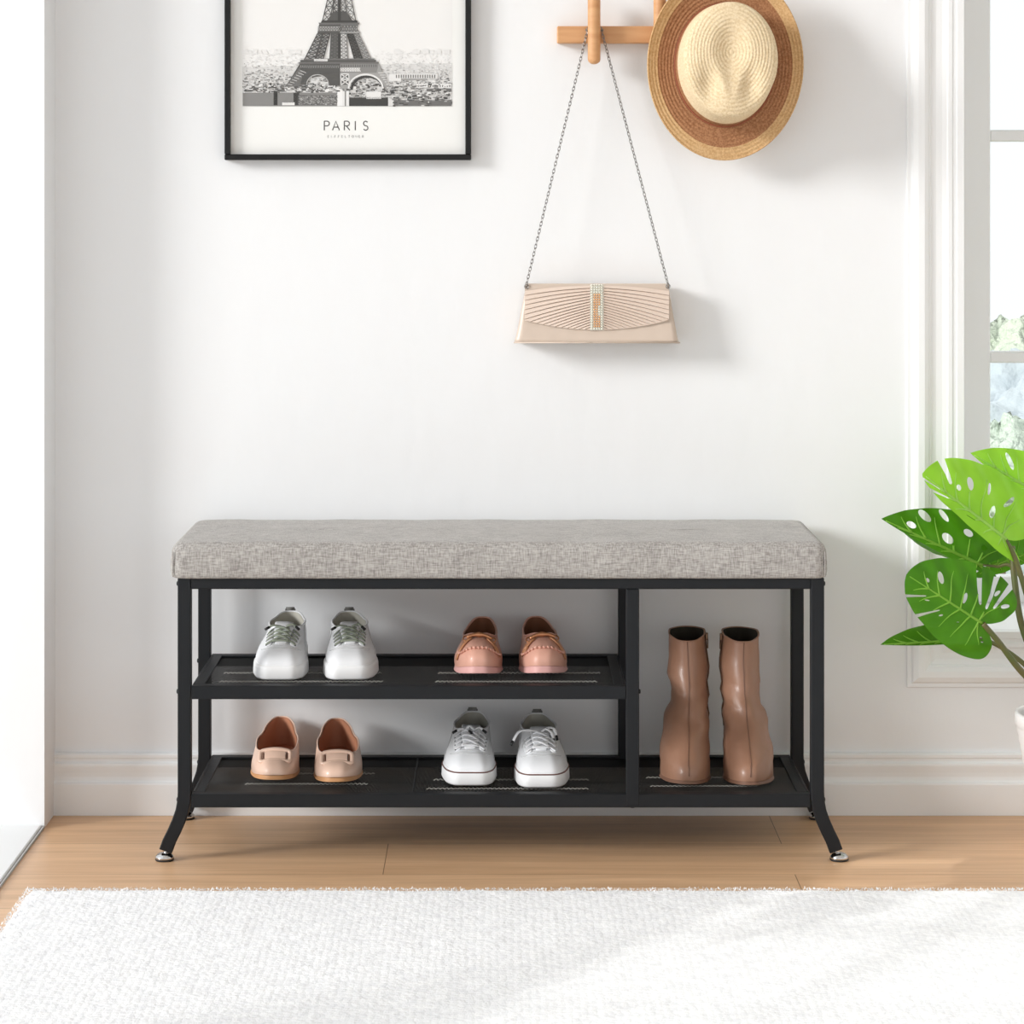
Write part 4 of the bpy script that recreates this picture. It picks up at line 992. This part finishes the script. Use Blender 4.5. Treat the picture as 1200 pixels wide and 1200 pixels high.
def leaf_shape(seed, slits_l, slits_r, holes, H_=None):
    """slits: (margin index fraction 0..1, depth 0..1, width); holes: (u, v, length, width, angle)"""
    rng = random.Random(seed); poly = []; fine = cr(H_ or HALF, 10); n_ = len(fine)
    def half(slits, sg):
        out = []; marks = {}
        for (f_, dep, wd) in slits: marks[int(f_*(n_-1))] = (dep, wd)
        i = 0
        while i < n_:
            x, y = fine[i]
            if i in marks:
                dep, wd = marks[i]; hw = max(1, int(wd/2)); a_ = fine[max(0, i-hw)]; c_ = fine[min(n_-1, i+hw)]
                att = (max(.02, x-.34*(1-.2*x)) if x > .0 else .02, .02)
                tip = (lerp(x, att[0], dep), lerp(y, att[1], dep))
                for _ in range(hw):
                    if out: out.pop()
                out.append(a_)
                md = (lerp(x, tip[0], .6), lerp(y, tip[1], .6)); dx, dy = (c_[0]-a_[0])*.30, (c_[1]-a_[1])*.30
                out += [(md[0]-dx, md[1]-dy), (tip[0]-dx*.7, tip[1]-dy*.7), (tip[0]+(att[0]-x)*.03, tip[1]+(att[1]-y)*.03), (tip[0]+dx*.7, tip[1]+dy*.7), (md[0]+dx, md[1]+dy), c_]
                i += hw+1; continue
            out.append((x, y)); i += 1
        return [(x, y*sg) for x, y in out]
    L_ = half(slits_l, 1); R_ = half(slits_r, -1)
    poly = L_+R_[::-1][1:-1]
    hp = []
    for (u, v, ln, wd, an) in holes:
        ca, sa = math.cos(an), math.sin(an); hp.append([(u+ca*ln/2*math.cos(t)-sa*wd/2*math.sin(t), v+sa*ln/2*math.cos(t)+ca*wd/2*math.sin(t)) for t in [2*PI*k/14 for k in range(14)]])
    return poly, hp
def veinlist():
    return [(.06, -.12, .36), (.05, .04, .50), (.16, .24, .52), (.30, .42, .48), (.44, .58, .40), (.58, .74, .28), (.72, .86, .17)]
def make_leaf(base, tip, side, seed, slits_l, slits_r, holes, lit=False, bend=.05, fold=.10, curl=0, veins=True, vl=1, vr=1, H_=None):
    """base, tip, side are (px, py, depth) of the petiole joint, the tip and the left margin direction"""
    poly, hp = leaf_shape(seed, slits_l, slits_r, holes, H_)
    Bp, T = W(*base), W(*tip); S_ = W(*side); U = T-Bp; Ln = U.length
    V = S_-Bp; V = V-U*(V.dot(U)/U.dot(U)); V = V.normalized()*Ln
    Nn = U.cross(V).normalized()
    if Nn.y > 0: Nn = -Nn
    def P3(u, v, off=0):
        v = v*(vl if v > 0 else vr)
        w_ = Ln*(-bend*(u-.2)**2*2-fold*abs(v)*1.0*(1-.3*u)-curl*v*v+.012*math.sin(v*14+u*5+seed)+.010*math.cos(abs(v)*26-u*16)*min(1, abs(v)*5))
        return Bp+U*u+V*v+Nn*(w_+off)-potc
    vs_ = list(poly); edges = []; n0 = len(poly)
    edges += [(i, (i+1) % n0) for i in range(n0)]
    for h in hp:
        o = len(vs_); vs_ += h; edges += [(o+i, o+(i+1) % len(h)) for i in range(len(h))]
    st = .035; u = -.2
    while u < 1.0:
        v = -.62
        while v < .63:
            q = (u+((int(v/st) % 2)*st/2), v)
            if pin(q, poly) and not any(pin(q, h) for h in hp): vs_.append(q)
            v += st
        u += st
    r_ = delaunay_2d_cdt([Vector(p) for p in vs_], edges, [], 0, 1e-6)
    vv, ff = r_[0], r_[2]; faces = []
    for f in ff:
        c_ = (sum(vv[i][0] for i in f)/len(f), sum(vv[i][1] for i in f)/len(f))
        if pin(c_, poly) and not any(pin(c_, h) for h in hp): faces.append(tuple(f))
    b = MB(); b.add([P3(p[0], p[1]) for p in vv], faces, 'leaf_lit' if lit else 'leaf_base', True); lf = b.build('leaf', plant)
    if veins:
        b = MB(); n_ = 20; mt = 'vein_lit' if lit else 'vein'
        b.tube([P3(lerp(0, .96, k/n_), 0, .0004) for k in range(n_+1)], [lerp(.0026, .0007, k/n_)*Ln/.15 for k in range(n_+1)], mt, 6, flat=.6, nrm=Nn)
        for (ua, ub, vb) in veinlist():
            for s in (-1, 1):
                pts = []
                for k in range(11):
                    t = k/10*.86; q = (lerp(ua, ub, t+.12*math.sin(PI*t)*(1 if ub > ua else -1)), s*vb*t)
                    if not pin(q, poly) or any(pin(q, h) for h in hp): break
                    pts.append(P3(*q, .0003))
                if len(pts) > 2: b.tube(pts, [lerp(.0017, .0004, k/10)*Ln/.15 for k in range(len(pts))], mt, 5, flat=.6, nrm=Nn)
        b.build('leaf_veins', lf)
    return lf
def stem(pts, r0, r1):
    ps = [W(*p)-potc for p in pts]; fine = []
    for i in range(len(ps)-1):
        p0 = ps[max(i-1, 0)]; p1 = ps[i]; p2 = ps[i+1]; p3 = ps[min(i+2, len(ps)-1)]
        for k in range(8): t = k/8; fine.append(.5*((2*p1)+(p2-p0)*t+(2*p0-5*p1+4*p2-p3)*t*t+(3*p1-p0-3*p2+p3)*t**3))
    fine.append(ps[-1]); n_ = len(fine); b = MB(); b.tube(fine, [lerp(r0, r1, k/(n_-1)) for k in range(n_)], 'stem', 10); b.build('stem', plant)
SL = [(.20, .5, 4), (.34, .62, 3), (.47, .60, 3), (.60, .62, 3), (.72, .55, 3)]
# lower front leaf
make_leaf((1152, 731, .06), (1064, 674, .03), (1190, 655, .07), 4, [(.40, .60, 4), (.50, .72, 4), (.60, .70, 5)], [(.74, .60, 3), (.85, .62, 3)],
    [(.77, .08, .05, .04, .6), (.66, .19, .14, .065, .9), (.32, .14, .13, .045, 1.3), (-.13, .32, .11, .05, 2.4), (.02, .40, .10, .04, 2.0), (.44, -.24, .06, .02, -1.0), (.25, -.20, .05, .02, -1.0), (-.08, -.22, .08, .045, -2.2), (.66, -.16, .06, .018, -.6)], bend=.04, fold=.10, vl=.88, vr=.68, H_=HALFB)
# upper leaf, its brightness painted in by the lit leaf colour
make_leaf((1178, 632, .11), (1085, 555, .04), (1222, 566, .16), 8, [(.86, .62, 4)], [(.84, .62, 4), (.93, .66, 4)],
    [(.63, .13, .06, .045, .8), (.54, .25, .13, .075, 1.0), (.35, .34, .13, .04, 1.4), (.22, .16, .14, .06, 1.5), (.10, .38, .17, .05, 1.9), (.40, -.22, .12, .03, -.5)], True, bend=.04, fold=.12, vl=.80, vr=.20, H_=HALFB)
# top right leaf
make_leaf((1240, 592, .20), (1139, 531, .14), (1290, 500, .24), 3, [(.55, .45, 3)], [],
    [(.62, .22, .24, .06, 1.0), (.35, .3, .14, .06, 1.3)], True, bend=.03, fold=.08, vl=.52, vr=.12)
# dark leaf behind at left
make_leaf((1152, 663, .19), (1037, 609, .15), (1176, 600, .20), 5, [(.5, .3, 3)], [],
    [(.66, .30, .16, .10, .7), (.74, .10, .09, .09, .6), (.50, .42, .16, .06, .8), (.40, .14, .14, .11, 1.0), (.24, .34, .10, .10, .9), (.05, .24, .08, .06, 1.6)], bend=.06, fold=.08, vl=.60, vr=.10)
# leaf to the right, partly hidden behind the stems
make_leaf((1156, 664, .22), (1232, 640, .26), (1164, 610, .2), 6, [], [], [(.3, .2, .1, .05, 1)], bend=.05, fold=.1, vl=.8, vr=.3)
# narrow leaf seen edge on, low at the left
make_leaf((1138, 749, .14), (1032, 755, .10), (1120, 715, .16), 9, [(.5, .3, 3)], [], [], bend=.02, fold=.25, vl=.36, vr=.06)
# thin edge-on leaf under the dark one
make_leaf((1120, 655, .26), (1053, 634, .26), (1110, 655, .31), 10, [], [], [], bend=.15, fold=.05, veins=False, vl=.5, vr=.5)
stem([(1152, 731, .061), (1170, 752, .07), (1198, 788, .09), (1232, 818, .11), (1258, 850, .12)], .0042, .0062)
stem([(1178, 632, .111), (1190, 655, .12), (1204, 700, .12), (1226, 770, .12), (1262, 850, .12)], .0036, .006)
stem([(1186, 640, .16), (1189, 680, .15), (1198, 735, .14), (1222, 790, .13), (1264, 850, .13)], .0048, .006)
stem([(1138, 749, .141), (1160, 752, .15), (1190, 770, .15), (1222, 800, .14), (1262, 850, .13)], .0030, .005)
stem([(1236, 606, .20), (1246, 700, .17), (1262, 790, .14), (1270, 850, .13)], .0036, .006)
stem([(1152, 662, .191), (1168, 664, .2), (1190, 668, .19), (1232, 740, .16), (1268, 850, .14)], .0014, .005)

# ------------------------------------------------------------- rug
rng = random.Random(2)
b = MB(); rx0, rx1, ry0, ry1 = -.697, 1.75, -1.6, -.203
nx, ny = 220, 130; rows = []
from mathutils import noise as mnoise
def rz(x, y): return .0125+.0016*mnoise.noise(Vector((x*34, y*34, 0)))+.0012*mnoise.noise(Vector((x*90, y*90, 3)))
for j in range(ny+1):
    row = []
    for i in range(nx+1):
        u, v = i/nx, j/ny; x = lerp(rx0, rx1, u); y = lerp(ry0, ry1, v)
        if i == 0: x += .003*mnoise.noise(Vector((0, y*60, 1)))
        if j == ny: y += .003*mnoise.noise(Vector((x*60, 0, 1)))
        z = rz(x, y); e_ = min(x-rx0, rx1-x, y-ry0, ry1-y); 
        if i in (0, nx) or j in (0, ny): z = .0008
        elif i in (1, nx-1) or j in (1, ny-1): z *= .82
        row.append(Vector((x, y, z)))
    rows.append(row)
b.grid(rows, 'rug'); rug = b.build('area_rug'); rug['label'] = 'white woven wool rug on the wooden floor in front of the bench'; rug['category'] = 'rug'
# loose yarn tufts standing out of the pile along the two visible edges
b = MB()
for i in range(9000):
    r_ = rng.random()
    if r_ < .72: x = rng.uniform(rx0, 1.3); y = ry1-rng.random()**2*.03+.001; 
    else: y = rng.uniform(-1.1, ry1); x = rx0+rng.random()**2*.03-.001
    z = .0115 if (y < ry1-.006 and x > rx0+.006) else rng.uniform(.003, .011)
    a_ = rng.uniform(0, 2*PI); l_ = rng.uniform(.0018, .0042); p0 = Vector((x, y, z)); d_ = Vector((math.cos(a_)*.7, math.sin(a_)*.7, rng.uniform(.2, 1.0)))*l_; s_ = d_.cross(Vector((0, 0, 1)))
    s_ = s_.normalized()*.0007
    b.add([p0-s_, p0+s_, p0+d_*.6+s_*.8, p0+d_, p0+d_*.6-s_*.8], [(0, 1, 2, 3, 4)], 'rug')
o = b.build('pile', rug); o['kind'] = 'stuff'

# ------------------------------------------------------------- outside
b = MB(); b.box((-40, 1.2, -6.3), (60, 90, -6), 'grass'); g_ = struct(b.build('floor_garden'))
def tree(px, pytop, d_, rad, mt, label, grp):
    y = d_-CAMD; top = W(px, pytop, y); root = thing('tree', label, 'tree', (top.x, y, -6), 0, grp)
    H = top.z+6; cz = H-rad*1.15; b = MB(); rg = random.Random(int(px*7+d_))
    sd = rg.uniform(0, 50); n1, n2 = 48, 30; rows = []
    for i in range(n2+1):
        row = []
        for k in range(n1):
            th, ph = 2*PI*k/n1, PI*i/n2; v = Vector((math.sin(ph)*math.cos(th), math.sin(ph)*math.sin(th), math.cos(ph)))
            q = 1+.20*mnoise.noise(v*2.2+Vector((sd, 0, 0)))+.16*mnoise.noise(v*6+Vector((0, sd, 0)))+.10*mnoise.noise(v*14+Vector((sd, 0, 9)))
            row.append(Vector((v.x*rad*q, v.y*rad*q, cz+v.z*rad*1.15*q)))
        rows.append(row)
    b.grid(rows, mt, closed=True, smooth=True); b.build('crown', root)
    b = MB(); b.tube([(0, 0, 0), (.1, 0, cz*.5), (0, .1, cz)], [rad*.14, rad*.1, rad*.06], 'bark', 10); b.build('trunk', root)
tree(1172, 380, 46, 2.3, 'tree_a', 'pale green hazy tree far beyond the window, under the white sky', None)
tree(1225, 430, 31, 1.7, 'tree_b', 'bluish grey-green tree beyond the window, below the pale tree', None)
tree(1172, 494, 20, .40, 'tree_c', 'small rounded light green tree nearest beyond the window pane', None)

# ------------------------------------------------------------- light
wd = bpy.data.worlds.new('sky'); bpy.context.scene.world = wd; wd.use_nodes = True
bg = wd.node_tree.nodes['Background']; bg.inputs[0].default_value = (.945, .972, 1, 1); bg.inputs[1].default_value = 1.13
def sun(name, dirv, strength, ang, col=(1, 1, 1)):
    l_ = bpy.data.lights.new(name, 'SUN'); l_.energy = strength; l_.angle = ang; l_.color = col
    o = bpy.data.objects.new(name, l_); COL.objects.link(o); o.rotation_euler = Vector(dirv).to_track_quat('-Z', 'Y').to_euler(); o.location = (0, 0, 4)
sun('hazy_sun', (2.0, 1.0, -.72), 2.5, math.radians(16), (1, 1, .995))
sun('window_sun', (-.35, -.50, -.52), 1.1, math.radians(2.2), (1, .98, .94))
sc = bpy.context.scene
sc.view_settings.view_transform = 'Standard'; sc.view_settings.look = 'None'; sc.view_settings.gamma = 1; sc.view_settings.exposure = 0
sc.view_settings.use_curve_mapping = False
sc.cycles.max_bounces = 8; sc.cycles.diffuse_bounces = 5; sc.cycles.transparent_max_bounces = 16; sc.cycles.caustics_reflective = False; sc.cycles.caustics_refractive = False
sc.cycles.use_denoising = True
